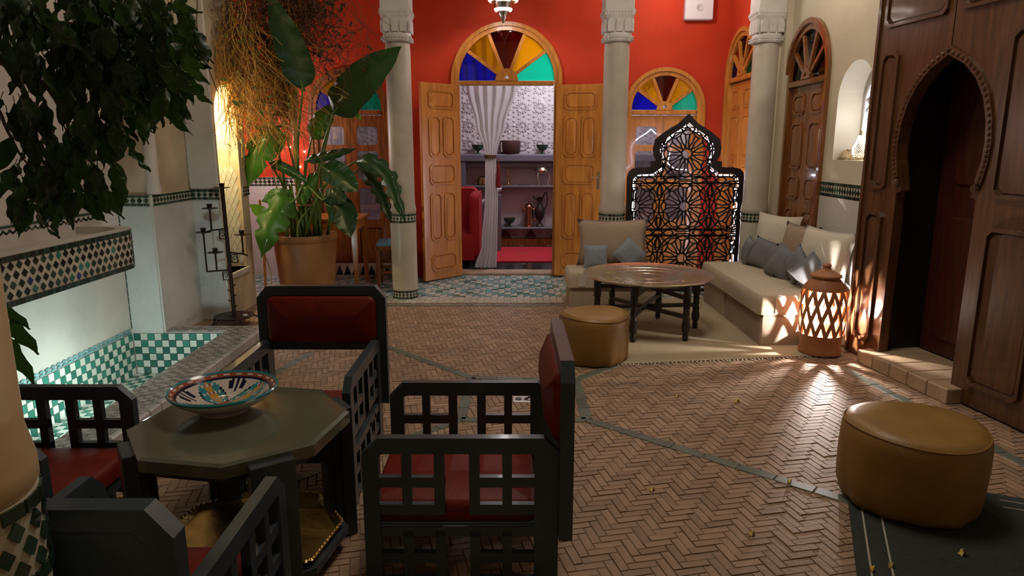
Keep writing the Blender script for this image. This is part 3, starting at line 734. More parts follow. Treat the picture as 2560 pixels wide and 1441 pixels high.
def armchair(label, loc, rz):
    """boxy lattice armchair: origin at the rear centre on the floor, facing local +y"""
    t = thing('lattice_armchair', label, 'chair', loc, rz, 'red leather lattice armchairs round the octagonal table')
    W, D, H, B = .285, .65, .57, .83
    P = 'slate_paint'
    for s in (-1, 1):
        xo, xi = s*W, s*(W-.034)
        # arm frame: posts and chamfered top rail, local polygon in (y,z)
        op = [(.0, .0), (.0, H-.05), (.05, H), (D-.055, H), (D, H-.055), (D, .0)]; ip = [(.08, .0), (.08, H-.057), (.085, H-.055), (D-.07, H-.055), (D-.055, H-.062), (D-.055, .0)]
        f = MB().ring(op, ip, 0, 1, closed=False)
        f.v = [(xi+(xo-xi)*y, x, z) for x, y, z in f.v]; f.build('arm_frame', P, t)
        mx = (xo+xi)/2; th = .026
        def lat(zt, n0, name):
            b = MB()
            for y0, y1, st in ((.08, .297, 1), (.378, .595, 0)):   # window pair: muntin in the middle, stile towards the slot
                b.box(mx-th/2, y0+.075+(.035 if not st else 0), n0, mx+th/2, y0+.107+(.035 if not st else 0), zt)
                sy = (y1-.035, y1) if st else (y0, y0+.035); b.box(mx-th/2, sy[0], n0, mx+th/2, sy[1], zt)
                for z in (n0, n0+(zt-n0)*.5-.012): b.box(mx-th/2+.001, y0, z, mx+th/2-.001, y1, z+.036)
            b.build(name, P, t)
        lat(H-.055, .295, 'arm_lattice')
        lat(.235, .02, 'side_lattice')
        MB().box(mx-th/2, .06, .215, mx+th/2, D-.055, .25).build('side_rail', P, t)
    MB().box(-W+.03, .03, .215, W-.03, .07, .26).box(-W+.03, D-.05, .2, W-.03, D-.015, .26).box(-W+.02, .05, .235, W-.02, D-.04, .255).build('seat_frame', P, t)
    pad_mb(-W+.04, .075, .255, W-.04, D-.005, .325, .03, bulge=.014).build('seat', 'red_leather', t, 40)
    # back: chamfered frame with upholstered pad, posts run down beside the seat
    z0 = .505; W = .318
    o = [(-W, .22), (-W, B-.06), (-W+.05, B), (W-.05, B), (W, B-.06), (W, .22)]; i = [(-W+.045, .22), (-W+.045, B-.085), (-W+.08, B-.045), (W-.08, B-.045), (W-.045, B-.085), (W-.045, .22)]
    MB().ring(o, i, -.045, 0, closed=False).box(-W+.04, -.045, z0, W-.04, 0, z0+.035).box(-W+.04, -.04, z0+.03, W-.04, -.025, B-.04).build('back_frame', P, t)
    p = pad_mb(-W+.048, z0+.037, 0, W-.048, B-.05, .045, .035, bulge=.030); p.v = [(x, z-.022, y) for x, y, z in p.v]
    p.build('backrest', 'red_leather', t, 40)
    return t
ch = armchair('lattice armchair with red leather back facing us across the octagonal table', (-.945, 3.28, 0), 180)
dup(ch, (.155, 2.355, 0), 90, 'lattice armchair seen from its side, nearest the open brick floor')
dup(ch, (-2.16, 2.305, 0), -90, 'lattice armchair beside the checkered pool, partly behind the warm-lit column')
dup(ch, (-.962, 1.215, 0), 0, 'lattice armchair with its dark back turned to us, closest to camera')

TC = (-.965, 2.28)
t = thing('octagonal_table', 'dark green-grey octagonal table carrying the painted bowl', 'table', (*TC, 0), 35)
def octo(r, off=22.5): return [(r*math.cos(R(off+45*k)), r*math.sin(R(off+45*k))) for k in range(8)]
def slab8(r0, r1, z0, z1, zc):
    b = MB(); L = [(r0, z0), (r0, z1-zc), (r1, z1)]; vs = []; fs = []
    for r, z in L: vs += [(x, y, z) for x, y in octo(r)]
    for i in range(2):
        for k in range(8): fs.append((i*8+k, i*8+(k+1) % 8, (i+1)*8+(k+1) % 8, (i+1)*8+k))
    fs += [tuple(reversed(range(8))), tuple(16+k for k in range(8))]; return b.add(vs, fs)
slab8(.375, .36, .505, .55, .006).build('tabletop', 'slate_sheen', t)
slab8(.33, .33, .47, .505, .0).build('apron', 'slate_paint', t)
slab8(.35, .35, .06, .085, .0).build('lower_shelf', 'slate_paint', t)
for k in range(4):
    b = MB(); a = R(90*k)
    for i, (w_, d0, d1) in enumerate(((.062, .338, .385), (.046, .312, .339), (.030, .288, .313))):
        b.box(d0, -w_-.008, 0, d1, w_+.008, (.532, .506, .504)[i], bev=.003)
    b.xf(Matrix.Rotation(a, 4, 'Z')).build('leg', 'slate_paint', t)
# brass tray on the lower shelf
t = thing('brass_tray', 'octagonal brass tray with roped rim on the low shelf of the octagonal table', 'tray', (TC[0], TC[1], .087), 35)
b = MB(); vs = []; fs = []
L = [(.335, .022), (.325, .026), (.31, .008), (.0, .006)]
for r, z in L[:3]: vs += [(x, y, z) for x, y in octo(r)]
vs2 = [(x, y, 0) for x, y in octo(.315)]
n = 8
for i in range(2):
    for k in range(8): fs.append((i*8+k, i*8+(k+1) % 8, (i+1)*8+(k+1) % 8, (i+1)*8+k))
fs.append(tuple(16+k for k in range(8))); vs += vs2
for k in range(8): fs.append((24+k, 24+(k+1) % 8, (k+1) % 8, k))
fs.append(tuple(24+k for k in reversed(range(8))))
b.add(vs, fs).build('dish', 'old_brass', t)
rp_ = MB(); o8 = octo(.33)
for k in range(8):
    p, q = o8[k], o8[(k+1) % 8]
    for i in range(12): u = (i+.5)/12; rp_.lathe([(0, -.007), (.008, 0), (0, .007)], 5, (p[0]+(q[0]-p[0])*u, p[1]+(q[1]-p[1])*u, .026))
stuff(rp_.build('roped_rim', 'old_brass', t))
for (x, y), lb in (((-.915, 2.265), 'small ribbed glass on the brass tray, farther from the dark chair back'), ((-.935, 2.13), 'small ribbed glass on the brass tray, nearer the dark chair back')):
    b = MB(); pr = []
    for i in range(7): pr += [(.024+.0016*i, .005+i*.008), (.0265+.0016*i, .009+i*.008)]
    b.lathe([(.0, 0), (.022, 0)] + pr + [(.031, .062), (.028, .062), (.022, .008), (0, .007)], 16, (x, y, .0955)); tag(b.build('tea_glass', 'tumbler', None, 60), lb, 'glass', 'tea glasses on the low brass tray')
# painted bowl
t = thing('painted_bowl', 'wide painted ceramic bowl with turquoise rim standing on the octagonal table', 'bowl', (-1.06, 2.37, .55))
prof = [(.0, .012), (.075, .012), (.078, 0), (.086, 0), (.09, .016), (.13, .034), (.17, .058), (.188, .078), (.192, .086), (.188, .09)]
inn = [(.188, .09), (.182, .084), (.178, .081), (.172, .077), (.166, .073), (.158, .067), (.15, .062), (.14, .055), (.128, .048), (.115, .041), (.10, .034), (.085, .029), (.07, .026), (.055, .024), (.04, .023), (.025, .0225), (.0, .022)]
def paint_out(i, u): return 1 if i in (7, 8) else 0
MB().lathe(prof, 96, mi=0, colour=paint_out, caps=False).build('outside', ['glaze_white', 'glaze_teal'], t, 60, fix=False)
def paint_in(i, u):
    r = (inn[i][0]+inn[i+1][0])/2; a = u*2*math.pi
    if i == 0: return 1
    if i == 1: return 3
    if i == 2: return 0 if int(u*96) % 4 < 2 else 3
    if i == 3: return 3
    if i == 4: return 2
    k = (u*4) % 1 - .5            # four mandorlas round the bowl
    s = k*2*math.pi/4*r; c = (r-.098)/.068
    if abs(c) < 1:
        h = .054*math.sqrt(1-c*c)
        if abs(s) < h*.30: return 4 if (i % 3) else (3 if int(u*96) % 2 else 0)
        if abs(s) < h*.78:
            d = abs(abs(s)-h*.5); return 0 if d < .0045 and i % 3 == 0 else 1
        if abs(s) < h*.86: return 2
        if abs(s) < h*1.25 : return 0
    k2 = ((u*4+.5) % 1) - .5; s2 = k2*2*math.pi/4*r
    if .12 < r < .165 and abs(s2) > .012 and abs(s2) < .03: return 2
    if r > .10 and abs(s2) < .007: return 2
    if .055 < r < .075 and abs(s2) < .012: return 4
    if r < .03: return 3
    if .03 < r < .045: return 2
    return 0
MB().lathe(inn, 96, colour=paint_in, caps=False).build('painted_inside', ['glaze_white', 'glaze_teal', 'glaze_navy', 'glaze_rust', 'glaze_ochre'], t, 60, fix=False)

# ================================================================ SEATING CORNER
t = thing('beige_rug', 'flat woven beige rug under the tray table and sofas', 'rug', (0, 0, 0))
MB().add([(.60,4.55,.001),(2.44,4.80,.001),(2.44,6.66,.001),(.50,6.78,.001),(.60,4.55,.009),(2.44,4.80,.009),(2.44,6.66,.009),(.50,6.78,.009)], [(3,2,1,0),(4,5,6,7),(0,1,5,4),(1,2,6,5),(2,3,7,6),(3,0,4,7)]).build('weave', 'beige_rug', t)
fr = MB(); rr = random.Random(5)
for i in range(60):
    u = (i+.5)/60; x = .60+1.84*u; y = 4.55+.25*u; fr.bar((x, y, .006), (x+rr.uniform(-.012, .012), y-rr.uniform(.02, .04), .004), .007, .003, (0, 0, 1))
stuff(fr.build('fringe', 'straw_thread', t))
def rbox(x0, y0, z0, x1, y1, z1, r=.03, bulge=.012):
    b = pad_mb(x0, y0, z0, x1, y1, z1-bulge, r, bulge=bulge); return b
def sofa(name, label, base_boxes, mx, mat_, stripe):
    t = thing(name, label, 'sofa', (0, 0, .009))
    for q in base_boxes: rbox(*q, r=.02, bulge=.004).build('base', 'taupe_linen', t, 40)
    m = rbox(*mx, r=.035, bulge=.012).build('mattress', 'cream_linen', t, 40)
    for k in stripe:
        MB().box(*k).build('stripe', 'ivory_linen', m)
    return t
sofa('low_sofa', 'long low pale sofa along the cream right wall', [(1.90, 5.03, 0, 2.60, 5.92, .235), (1.90, 5.95, 0, 2.60, 6.60, .235)], (1.88, 5.04, .236, 2.60, 6.66, .395), 0, [(1.885+k, 5.034, .25, 1.885+k+.05, 5.06, .375) for k in (.12, .30, .48)])
sofa('low_sofa', 'short low pale sofa in front of the round column', [(.54, 6.26, 0, 1.42, 6.66, .20)], (.52, 6.24, .201, 1.44, 6.67, .36), 0, [(.6+k, 6.234, .215, .6+k+.07, 6.26, .34) for k in (.02, .22, .42, .62)])
def cushion(name, label, w_, h_, d_, loc, rot, mt, group, sp=.12):
    rr = random.Random(label)
    o = cushion_mb(w_, h_, d_, 10, sp, rr).build(name, mt, None, 'all'); o.location = loc; o.rotation_euler = [R(a) for a in rot]
    return tag(o, label, 'cushion', group)
GB = 'large back cushions'; GS = 'small grey scatter cushions'
cushion('back_cushion', 'large taupe cushion leaning on the round column above the short sofa', .70, .46, .16, (.98, 6.575, .595), (76, 0, -3), 'taupe_linen', GB, .10)
cushion('scatter_cushion', 'small blue-grey cushion standing upright against the large taupe cushion', .24, .24, .10, (.80, 6.43, .475), (72, 2, 4), 'slate_linen', GS, .1)
cushion('scatter_cushion', 'small blue-grey cushion tipped on its corner against the large taupe cushion', .25, .25, .10, (1.12, 6.44, .50), (72, 45, -8), 'slate_linen', GS, .1)
cushion('back_cushion', 'large ivory cushion at the far end of the long sofa', .58, .50, .14, (2.47, 6.36, .645), (79, 0, -70), 'ivory_linen', GB, .10)
cushion('back_cushion', 'large taupe cushion in the middle of the long sofa', .52, .46, .13, (2.51, 5.92, .62), (80, 0, -80), 'taupe_linen', GB, .10)
cushion('back_cushion', 'large ivory cushion at the near end of the long sofa, behind the lantern', .66, .48, .14, (2.49, 5.38, .635), (79, 0, -78), 'ivory_linen', GB, .10)
for lb, loc, rot, s in (
    ('small grey cushion farthest along the long sofa, beside the pierced screen', (2.27, 6.47, .525), (75, 8, -96), .26),
    ('small grey cushion second from the far end of the long sofa', (2.32, 6.24, .535), (74, 10, -66), .28),
    ('small dark grey cushion third from the far end of the long sofa', (2.29, 5.90, .53), (78, -6, -98), .28),
    ('small dark grey cushion fourth from the far end of the long sofa', (2.31, 5.71, .535), (74, 22, -60), .27),
    ('small grey cushion fifth from the far end, standing on its corner', (2.31, 5.43, .56), (80, 40, -84), .25),
    ('small grey cushion nearest the lantern, leaning low on the long sofa', (2.34, 5.24, .535), (66, 44, -44), .25)):
    cushion('scatter_cushion', lb, s, s, .105, loc, rot, 'grey_linen', GS, .08)
def pouf(label, x, y, r, h, z, seed):
    t = thing('leather_pouf', label, 'pouf', (x, y, z), 0, 'round tan leather poufs')
    rr = random.Random(seed); seg = 56; ph = [rr.uniform(0, 6.28) for _ in range(6)]
    L = [(.0, 0), (.86, .0), (.95, .03), (.985, .12), (1.0, .3), (1.01, .55), (1.0, .78), (.985, .88), (.93, .955), (.80, .985), (.5, 1.0), (0, 1.01)]
    b = MB(); vs = []; fs = []
    for i, (q, zz) in enumerate(L):
        for k in range(seg):
            a = 2*math.pi*k/seg; fold = (max(0, .6-zz)*.075*math.sin(9*a+ph[0])*math.sin(4*a+ph[1]) + .014*math.sin(3*a+ph[2])*zz) if 0 < q else 0
            rad = r*q*(1+fold); vs.append((rad*math.cos(a), rad*math.sin(a), h*zz + (.008*math.sin(2*a+ph[3]) if .8 < zz < .99 else 0)))
    for i in range(len(L)-1):
        for k in range(seg): fs.append((i*seg+k, i*seg+(k+1) % seg, (i+1)*seg+(k+1) % seg, (i+1)*seg+k))
    b.add(vs, fs).build('cover', 'tan_leather', t, 'all')
    sm = MB(); sm.tube([(r*.965*math.cos(2*math.pi*k/48), r*.965*math.sin(2*math.pi*k/48), h*.925+.008*math.sin(4*math.pi*k/48+ph[3])) for k in range(49)], .0045, 5); sm.build('seam', 'tan_leather', t, 'all')
    return t
pouf('round tan leather pouf on the bricks in front of the brass tray table', .585, 4.73, .25, .355, .002, 2)
pouf('round tan leather pouf on the dark striped rug near the big keyhole door', 1.71, 2.71, .282, .36, .012, 4)
t = thing('dark_rug', 'dark grey-green rug with thin pale border lines under the near pouf', 'rug', (1.57, 2.97, 0), -23)
L_ = 1.06
MB().box(0, -1.7, .004, L_, 0, .011).build('weave', 'dark_rug', t)
for x in (.045, .115, L_-.05): MB().box(x, -1.68, .0105, x+.007, -.01, .0125).build('border_line', 'rug_line', t)
for y in (-.06, -.125): MB().box(.6, y, .0105, L_-.02, y+.006, .0125).build('border_line', 'rug_line', t)
# brass tray table
t = thing('tray_table', 'large round brass tray on a folding stand of dark turned legs', 'table', (1.12, 5.5, .009))
tr = MB().lathe([(.0, .44), (.44, .44), (.49, .452), (.525, .468), (.53, .474), (.525, .478), (.48, .462), (.43, .452), (.30, .4515), (0, .4515)], 72, caps=False); tr.build('tray', 'brass', t, 50)
eg = MB()
for rr_ in (.13, .27, .40):
    eg.lathe([(rr_-.006, .4515), (rr_-.002, .4535), (rr_+.002, .4535), (rr_+.006, .4515)], 72, caps=False)
for k in range(36):
    a = 2*math.pi*k/36; st_ = len(eg.v); eg.prism([(.30, 0), (.335, -.012), (.37, 0), (.335, .012)], 0, .0022).xf(Matrix.Rotation(a, 4, 'Z') @ Matrix.Translation((0, 0, .4512)) @ Matrix.Rotation(R(90), 4, 'X'), st_)
stuff(eg.build('engraving', 'brass', t, fix=False))
LP = [(.42*math.cos(R(a)), .42*math.sin(R(a))) for a in (-55, 5, 65, 125, 185, 245)]
turn = [(.02, 0), (.024, .03), (.018, .06), (.03, .075), (.034, .12), (.026, .16), (.03, .175), (.022, .2), (.027, .215), (.024, .25), (.028, .262), (.022, .28), (.03, .29), (.03, .435)]
for x, y in LP: MB().lathe(turn, 12, (x, y, 0)).build('leg', 'ebony', t, 30)
for i, j in ((0, 3), (1, 4), (2, 5)):
    p, q = LP[i], LP[j]; z = .19+.012*i
    MB().bar((p[0], p[1], z), (q[0], q[1], z), .03, .03, (0, 0, 1)).build('lower_rail', 'ebony', t)
    MB().bar((p[0]*.98, p[1]*.98, .34+.02*i), (q[0]*.98, q[1]*.98, .40-.02*i), .03, .03, (0, 0, 1)).build('upper_rail', 'ebony', t)
# terracotta lantern
t = thing('floor_lantern', 'glowing pierced terracotta lantern with a lid at the rug corner', 'lamp', (2.285, 4.86, .012))
def lr(z): return [(.142, 0), (.135, .04), (.142, .10), (.150, .14), (.162, .26), (.166, .34), (.160, .44), (.135, .505), (.10, .545), (.088, .56)]
def rad(z):
    q = lr(0)
    for (a, za), (b_, zb) in zip(q, q[1:]):
        if za <= z <= zb: return a+(b_-a)*(z-za)/(zb-za)
    return q[-1][0]
MB().lathe([(.0, 0), (.148, 0), (.15, .02), (.138, .045), (.146, .10), (.152, .145), (.140, .145), (.128, .05), (.125, .02), (0, .02)], 36).build('base', 'terracotta', t, 40)
MB().lathe([(rad(.475)-.012, .475), (rad(.475)+.002, .475), (.142, .50), (.105, .543), (.09, .565), (.078, .565), (.09, .545), (.128, .5)], 36, caps=False).add([], []).build('shoulder', 'terracotta', t, 40)
MB().lathe([(.085, .564), (.108, .568), (.108, .58), (.07, .60), (.03, .622), (.026, .635), (.032, .65), (.022, .662), (0, .664)], 36).build('lid', 'terracotta', t, 40)
lt = MB(); N = 14; z0, z1 = .142, .482
for dr in (1, -1):
    for k in range(N):
        pts_o = []
        for i in range(15):
            z = z0+(z1-z0)*i/14; a = 2*math.pi*k/N + dr*(z-z0)/.112*math.pi/N*1.0; pts_o.append((a, z))
        vs = []; fs = []
        for a, z in pts_o:
            r_ = rad(z); da = .0135/r_
            for (q, d_) in ((r_+.003, -da), (r_+.003, da), (r_-.011, da), (r_-.011, -da)): vs.append((q*math.cos(a+d_), q*math.sin(a+d_), z))
        for i in range(14):
            for c in range(4): fs.append((i*4+c, i*4+(c+1) % 4, i*4+4+(c+1) % 4, i*4+4+c))
        lt.add(vs, fs)
lt.build('lattice', 'terracotta', t)
MB().lathe([(0, .02), (.02, .02), (.02, .22), (0, .22)], 10, (.02, -.015, 0)).build('lamp_holder', 'steel', t)
MB().lathe([(0, .245), (.012, .25), (.018, .262), (.012, .274), (0, .28)], 12, (.02, -.015, -.02)).build('bulb', 'bulb', t, 'all')

# pierced screen
t = thing('pierced_screen', 'dark wooden screen of pierced star tracery with ogee top behind the sofas', 'screen', (1.785, 7.08, 0))
half_o = [(.60, 0), (.60, 1.19), (.585, 1.25), (.55, 1.285), (.48, 1.30), (.40, 1.298), (.36, 1.305), (.36, 1.36), (.31, 1.365), (.335, 1.42), (.346, 1.49), (.325, 1.58), (.24, 1.65), (.10, 1.735), (0, 1.83)]
half_i = [(.545, .03), (.545, 1.16), (.53, 1.20), (.505, 1.225), (.45, 1.235), (.38, 1.235), (.33, 1.24), (.31, 1.26), (.25, 1.30), (.262, 1.38), (.278, 1.47), (.255, 1.55), (.18, 1.62), (.07, 1.69), (0, 1.745)]
mir = lambda h: [(-x, z) for x, z in h] + [(x, z) for x, z in h[-2::-1]]
O, I = mir(half_o), mir(half_i)
MB().ring(O, I, -.02, .024, closed=True).build('frame', 'black_wood', t)
def inside(x, z):
    c = False; n = len(I)
    for i in range(n):
        (a, b_), (c_, d) = I[i], I[(i+1) % n]
        if (b_ > z) != (d > z) and x < (c_-a)*(z-b_)/(d-b_)+a: c = not c
    return c
tb = MB()
def seg(p, q, w_=.0125):
    """one fret bar, cut where it leaves the frame"""
    n = 8; run = None
    for i in range(n+1):
        u = i/n; x = p[0]+(q[0]-p[0])*u; z = p[1]+(q[1]-p[1])*u
        if inside(x, z) or (i in (0, n) and False):
            if run is None: run = u
            last = u
        if (not inside(x, z) or i == n) and run is not None:
            u0 = max(0, run-1/n if run > 0 else 0); u1 = min(1, last+1/n if last < 1 else 1)
            a = (p[0]+(q[0]-p[0])*u0, 0, p[1]+(q[1]-p[1])*u0); b_ = (p[0]+(q[0]-p[0])*u1, 0, p[1]+(q[1]-p[1])*u1)
            tb.bar(a, b_, w_, .026); run = None
def rosette(cx, cz, s):
    pt = lambda r, a: (cx+s*r*math.cos(R(a)), cz+s*r*math.sin(R(a)))
    for k in range(12):
        a = 30*k+15
        seg(pt(.19, a-15), pt(.29, a)); seg(pt(.29, a), pt(.19, a+15))            # inner star
        seg(pt(.29, a), pt(.50, a-10)); seg(pt(.29, a), pt(.50, a+10))            # kites between the petals
        seg(pt(.50, a+10), pt(.80, a+8)); seg(pt(.50, a-10), pt(.80, a-8))        # petal sides
        seg(pt(.80, a+8), pt(.80, a+22)); seg(pt(.80, a-8), pt(.92, a)); seg(pt(.80, a+8), pt(.92, a))
        seg(pt(.92, a), pt(1.0, a+15)); seg(pt(1.0, a+15), pt(.92, a+30)); seg(pt(1.11, a), pt(1.11, a+30)); seg(pt(.92, a), pt(1.11, a))
def star8(cx, cz, s):
    pt = lambda r, a: (cx+s*r*math.cos(R(a)), cz+s*r*math.sin(R(a)))
    for k in range(8):
        a = 45*k
        seg(pt(1, a), pt(.72, a+22.5)); seg(pt(.72, a+22.5), pt(1, a+45))
    for a in (0, 90, 180, 270):   # lozenges hung between the stars
        seg(pt(1, a), pt(1.7, a+18)); seg(pt(1, a), pt(1.7, a-18)); seg(pt(1.7, a+18), pt(2.6, a+13)); seg(pt(1.7, a-18), pt(2.6, a-13)); seg(pt(2.6, a+13), pt(3.1, a)); seg(pt(2.6, a-13), pt(3.1, a))
dx, dz = .52, .545
for i in (-1, 0, 1):
    for cz in (.90, .90-dz): rosette(i*dx, cz, .242)
rosette(0, 1.435, .242)
for i in (-.5, .5):
    for cz in (1.17, 1.17-dz): star8(i*dx, cz, .052)
for i in range(-2, 2):
    for j in range(4): pass
for (xa, za) in ((-dx, .9), (0, .9), (dx, .9), (0, 1.435), (-dx, .355), (0, .355), (dx, .355)):
    for a in (45, 135, 225, 315):
        c, s = math.cos(R(a)), math.sin(R(a)); seg((xa+.235*c, za+.235*s), (xa+.33*c, za+.33*s))
        seg((xa+.25*math.cos(R(a-24)), za+.25*math.sin(R(a-24))), (xa+.36*c, za+.36*s)); seg((xa+.25*math.cos(R(a+24)), za+.25*math.sin(R(a+24))), (xa+.36*c, za+.36*s))
for z in (.6275, 1.17): seg((-.55, z-.035), (.55, z-.035)); seg((-.55, z+.035), (.55, z+.035))
for i in range(len(I)):     # cells that follow the frame
    p, q = Vector(I[i]), Vector(I[(i+1) % len(I)])
    n = max(1, int((q-p).length/.09)); nr = Vector((-(q-p).y, (q-p).x)).normalized()
    for sgn in (1, -1):
        m = (p+q)/2+nr*sgn*.03
        if inside(m.x, m.y):
            for k in range(n):
                a = p.lerp(q, k/n); b_ = p.lerp(q, (k+.72)/n); seg(tuple(a+nr*sgn*.034), tuple(b_+nr*sgn*.034)); seg(tuple(a+nr*sgn*.002), tuple(a+nr*sgn*.034))
            break
tb.build('tracery', 'black_wood', t)

led = [(-.528, .036, .04)]
for i_ in range(1, len(I)-1):
    a_, b_ = Vector(I[i_-1]), Vector(I[i_+1]); nr = Vector((-(b_-a_).y, (b_-a_).x)).normalized(); c_ = Vector(I[i_])
    if not inside(*(c_+nr*.01)): nr = -nr
    c_ = c_+nr*.017; led.append((c_.x, .036, c_.y))
led.append((.528, .036, .04)); MB().tube(led, .0042, 6).build('led_strip', 'tube_glow', t, 'all')
# niche lamp and rock
t = thing('pierced_brass_lamp', 'small glowing pierced brass lamp standing in the wall niche', 'lamp', (2.72, 5.42, 1.40))
b = MB().lathe([(0, 0), (.05, 0), (.05, .012), (.03, .018), (.05, .04), (.058, .07), (.05, .105), (.03, .15), (.018, .20), (.02, .235), (.006, .25), (.004, .30), (0, .31)], 24); b.build('shade', 'brass', t, 60)
dts = MB(); q = [(.05, .04), (.058, .07), (.05, .105), (.03, .15), (.018, .20)]
for i in range(22):
    z = .03+i*.0075
    rr_ = next((a+(c-a)*(z-za)/(zc_-za) for (a, za), (c, zc_) in zip(q, q[1:]) if za <= z <= zc_), .045)
    for k in range(22):
        a = 2*math.pi*(k+(i % 2)*.5)/22; dts.lathe([(0, -.0018), (.0018, 0), (0, .0018)], 4, ((rr_+.0005)*math.cos(a), (rr_+.0005)*math.sin(a), z))
stuff(dts.build('lit_hole', 'lamp_dot', t, fix=False))
b = MB(); rr = random.Random(9); L = [(0, 0), (.085, 0), (.09, .02), (.07, .05), (.05, .07), (0, .075)]; vs = []; fs = []
for q_, z in L:
    for k in range(14): a = 2*math.pi*k/14; s = q_*rr.uniform(.75, 1.15); vs.append((s*math.cos(a)*.75, s*math.sin(a), z*rr.uniform(.8, 1.2) if z else 0))
for i in range(len(L)-1):
    for k in range(14): fs.append((i*14+k, i*14+(k+1) % 14, (i+1)*14+(k+1) % 14, (i+1)*14+k))
o = b.add(vs, fs).build('stone', 'rock'); o.location = (2.70, 5.575, 1.401); tag(o, 'rough tan stone lying in the wall niche beside the pierced lamp', 'stone')

# ================================================================ GALLERY AND ROOM OBJECTS
t = thing('pendant_lantern', 'lit pierced metal lantern hanging above the central fanlight', 'lamp', (-.09, 7.4, 2.72))
MB().lathe([(0, 0), (.005, .005), (.004, .03), (.012, .036), (.066, .135), (.066, .145), (.052, .15)], 24).build('finial', 'silver', t, 40)
MB().lathe([(.085, .165), (.088, .175), (.095, .20), (.105, .225), (.13, .235)], 32, caps=False).build('collar', 'silver', t, 40)
MB().lathe([(.155, .262), (.158, .27), (.145, .30), (.10, .36), (.05, .40), (.02, .42), (0, .425)], 32, caps=False).build('dome', 'silver', t, 40)
g = MB()
for r0, z0_, n in ((.080, .15, 30), (.145, .245, 44)):
    for i in range(n):
        a = 2*math.pi*i/n
        for k in range(3): g.lathe([(0, -.006), (.006, 0), (0, .006)], 5, ((r0+.004*k)*math.cos(a+.05*k), (r0+.004*k)*math.sin(a+.05*k), z0_+k*.008))
stuff(g.build('lit_fretwork', 'lamp_dot', t, fix=False))
MB().tube([(0, 0, .42), (0, 0, .83)], .004).build('chain', 'silver', t)
t = thing('wall_speaker', 'white square wall speaker high on the red wall', 'speaker', (2.055, 8.0, 3.02))
MB().box(-.155, -.09, -.145, .155, 0, .2, bev=.01).build('cabinet', 'plastic_white', t)
MB().lathe([(0, 0), (.03, .003), (.036, .006), (.036, 0)], 20).xf(Matrix.Translation((0, -.09, -.02)) @ Matrix.Rotation(R(90), 4, 'X')).build('driver', 'speaker_cone', t, 40)
# curtain with tieback
t = thing('curtain', 'pale curtain gathered by a tie in the open central doorway', 'curtain', (0, 8.36, 0))
b = MB(); nu, nv = 90, 34; key = [(.03, -.47, -.19, .035), (.30, -.38, -.18, .03), (.9, -.33, -.17, .02), (1.34, -.325, -.19, .012), (1.40, -.32, -.20, .01), (1.48, -.335, -.17, .014), (1.75, -.43, -.08, .025), (2.2, -.54, .06, .032), (2.9, -.62, .16, .034)]
vs = []; fs = []
for j in range(nv+1):
    z = .03+2.87*j/nv
    for (za, a, b_, d), (zb, a2, b2, d2) in zip(key, key[1:]):
        if za <= z <= zb: u = (z-za)/(zb-za); u = u*u*(3-2*u); xa, xb, dp = a+(a2-a)*u, b_+(b2-b_)*u, d+(d2-d)*u
    for i in range(nu+1):
        s = i/nu; vs.append((xa+(xb-xa)*s+dp*.12*math.sin(s*11), dp*.75*math.sin(s*2*math.pi*5.5+.4*math.sin(z*2)), z))
for j in range(nv):
    for i in range(nu): a = j*(nu+1)+i; fs.append((a, a+1, a+nu+2, a+nu+1))
b.add(vs, fs).build('cloth', 'curtain', t, 'all', fix=False)
MB().lathe([(.072, 1.375), (.076, 1.385), (.076, 1.40), (.072, 1.41), (.064, 1.41), (.064, 1.375)], 20, (0, 0, 0)).xf(Matrix.Translation((-.26, 0, 0)) @ Matrix.Scale(.5, 4, (0, 1, 0))).build('tieback', 'jar_brown', t, 40)
MB().lathe([(.0, 1.02), (.034, 1.02), (.03, 1.12), (.022, 1.24), (.026, 1.27), (.01, 1.29), (.006, 1.37), (0, 1.37)], 14, (-.165, -.05, 0)).build('tassel', 'tassel_red', t, 40)
# a drawn amber-lit curtain behind the left glazed door
t = thing('red_rug', 'bright red rug on the dark tiles of the room behind the door', 'rug', (0, 0, 0))
MB().box(-.35, 8.95, .002, .62, 10.3, .012).build('weave', 'red_rug', t)
MB().prism([(-.13, 0), (0, -.03), (.13, 0), (0, .03)], 0, .002).xf(Matrix.Translation((.15, 9.62, .0121)) @ Matrix.Rotation(R(90), 4, 'X')).build('motif', 'glaze_ochre', t)
t = thing('red_armchair', 'red velvet seat end showing beside the curtain in the far room', 'armchair', (-.78, 9.05, 0))
rbox(-.4, -.45, .08, .30, .45, .42, .05).build('seat', 'velvet', t, 40)
p = pad_mb(-.40, .0, -.06, .31, .97, .06, .08, bulge=.02); p.v = [(x, .38-z, y) for x, y, z in p.v]; p.build('backrest', 'velvet', t, 40)
p = pad_mb(-.42, .08, -.07, .42, .92, .07, .10, bulge=.02); p.v = [(.30-z*.9, x, y) for x, y, z in p.v]; p.build('side', 'velvet', t, 40)
for x in (-.35, .25):
    for y in (-.4, .4): MB().box(x-.025, y-.025, 0, x+.025, y+.025, .09).build('leg', 'black_wood', t)
t = thing('grey_bench', 'grey plastered bench end with a white sloping arm behind the curtain', 'bench', (-.38, 9.9, 0))
MB().prism([(-.35, 0), (.22, 0), (.22, .82), (.16, .82), (-.35, .5)], -.06, .30).build('body', 'shelf_grey', t)
MB().tube([(-.36, .12, .53), (-.1, .12, .68), (.12, .12, .83), (.19, .12, .90), (.23, .12, .90)], .028, 8).build('arm', 'white_stone', t, 50)
YS = 10.56
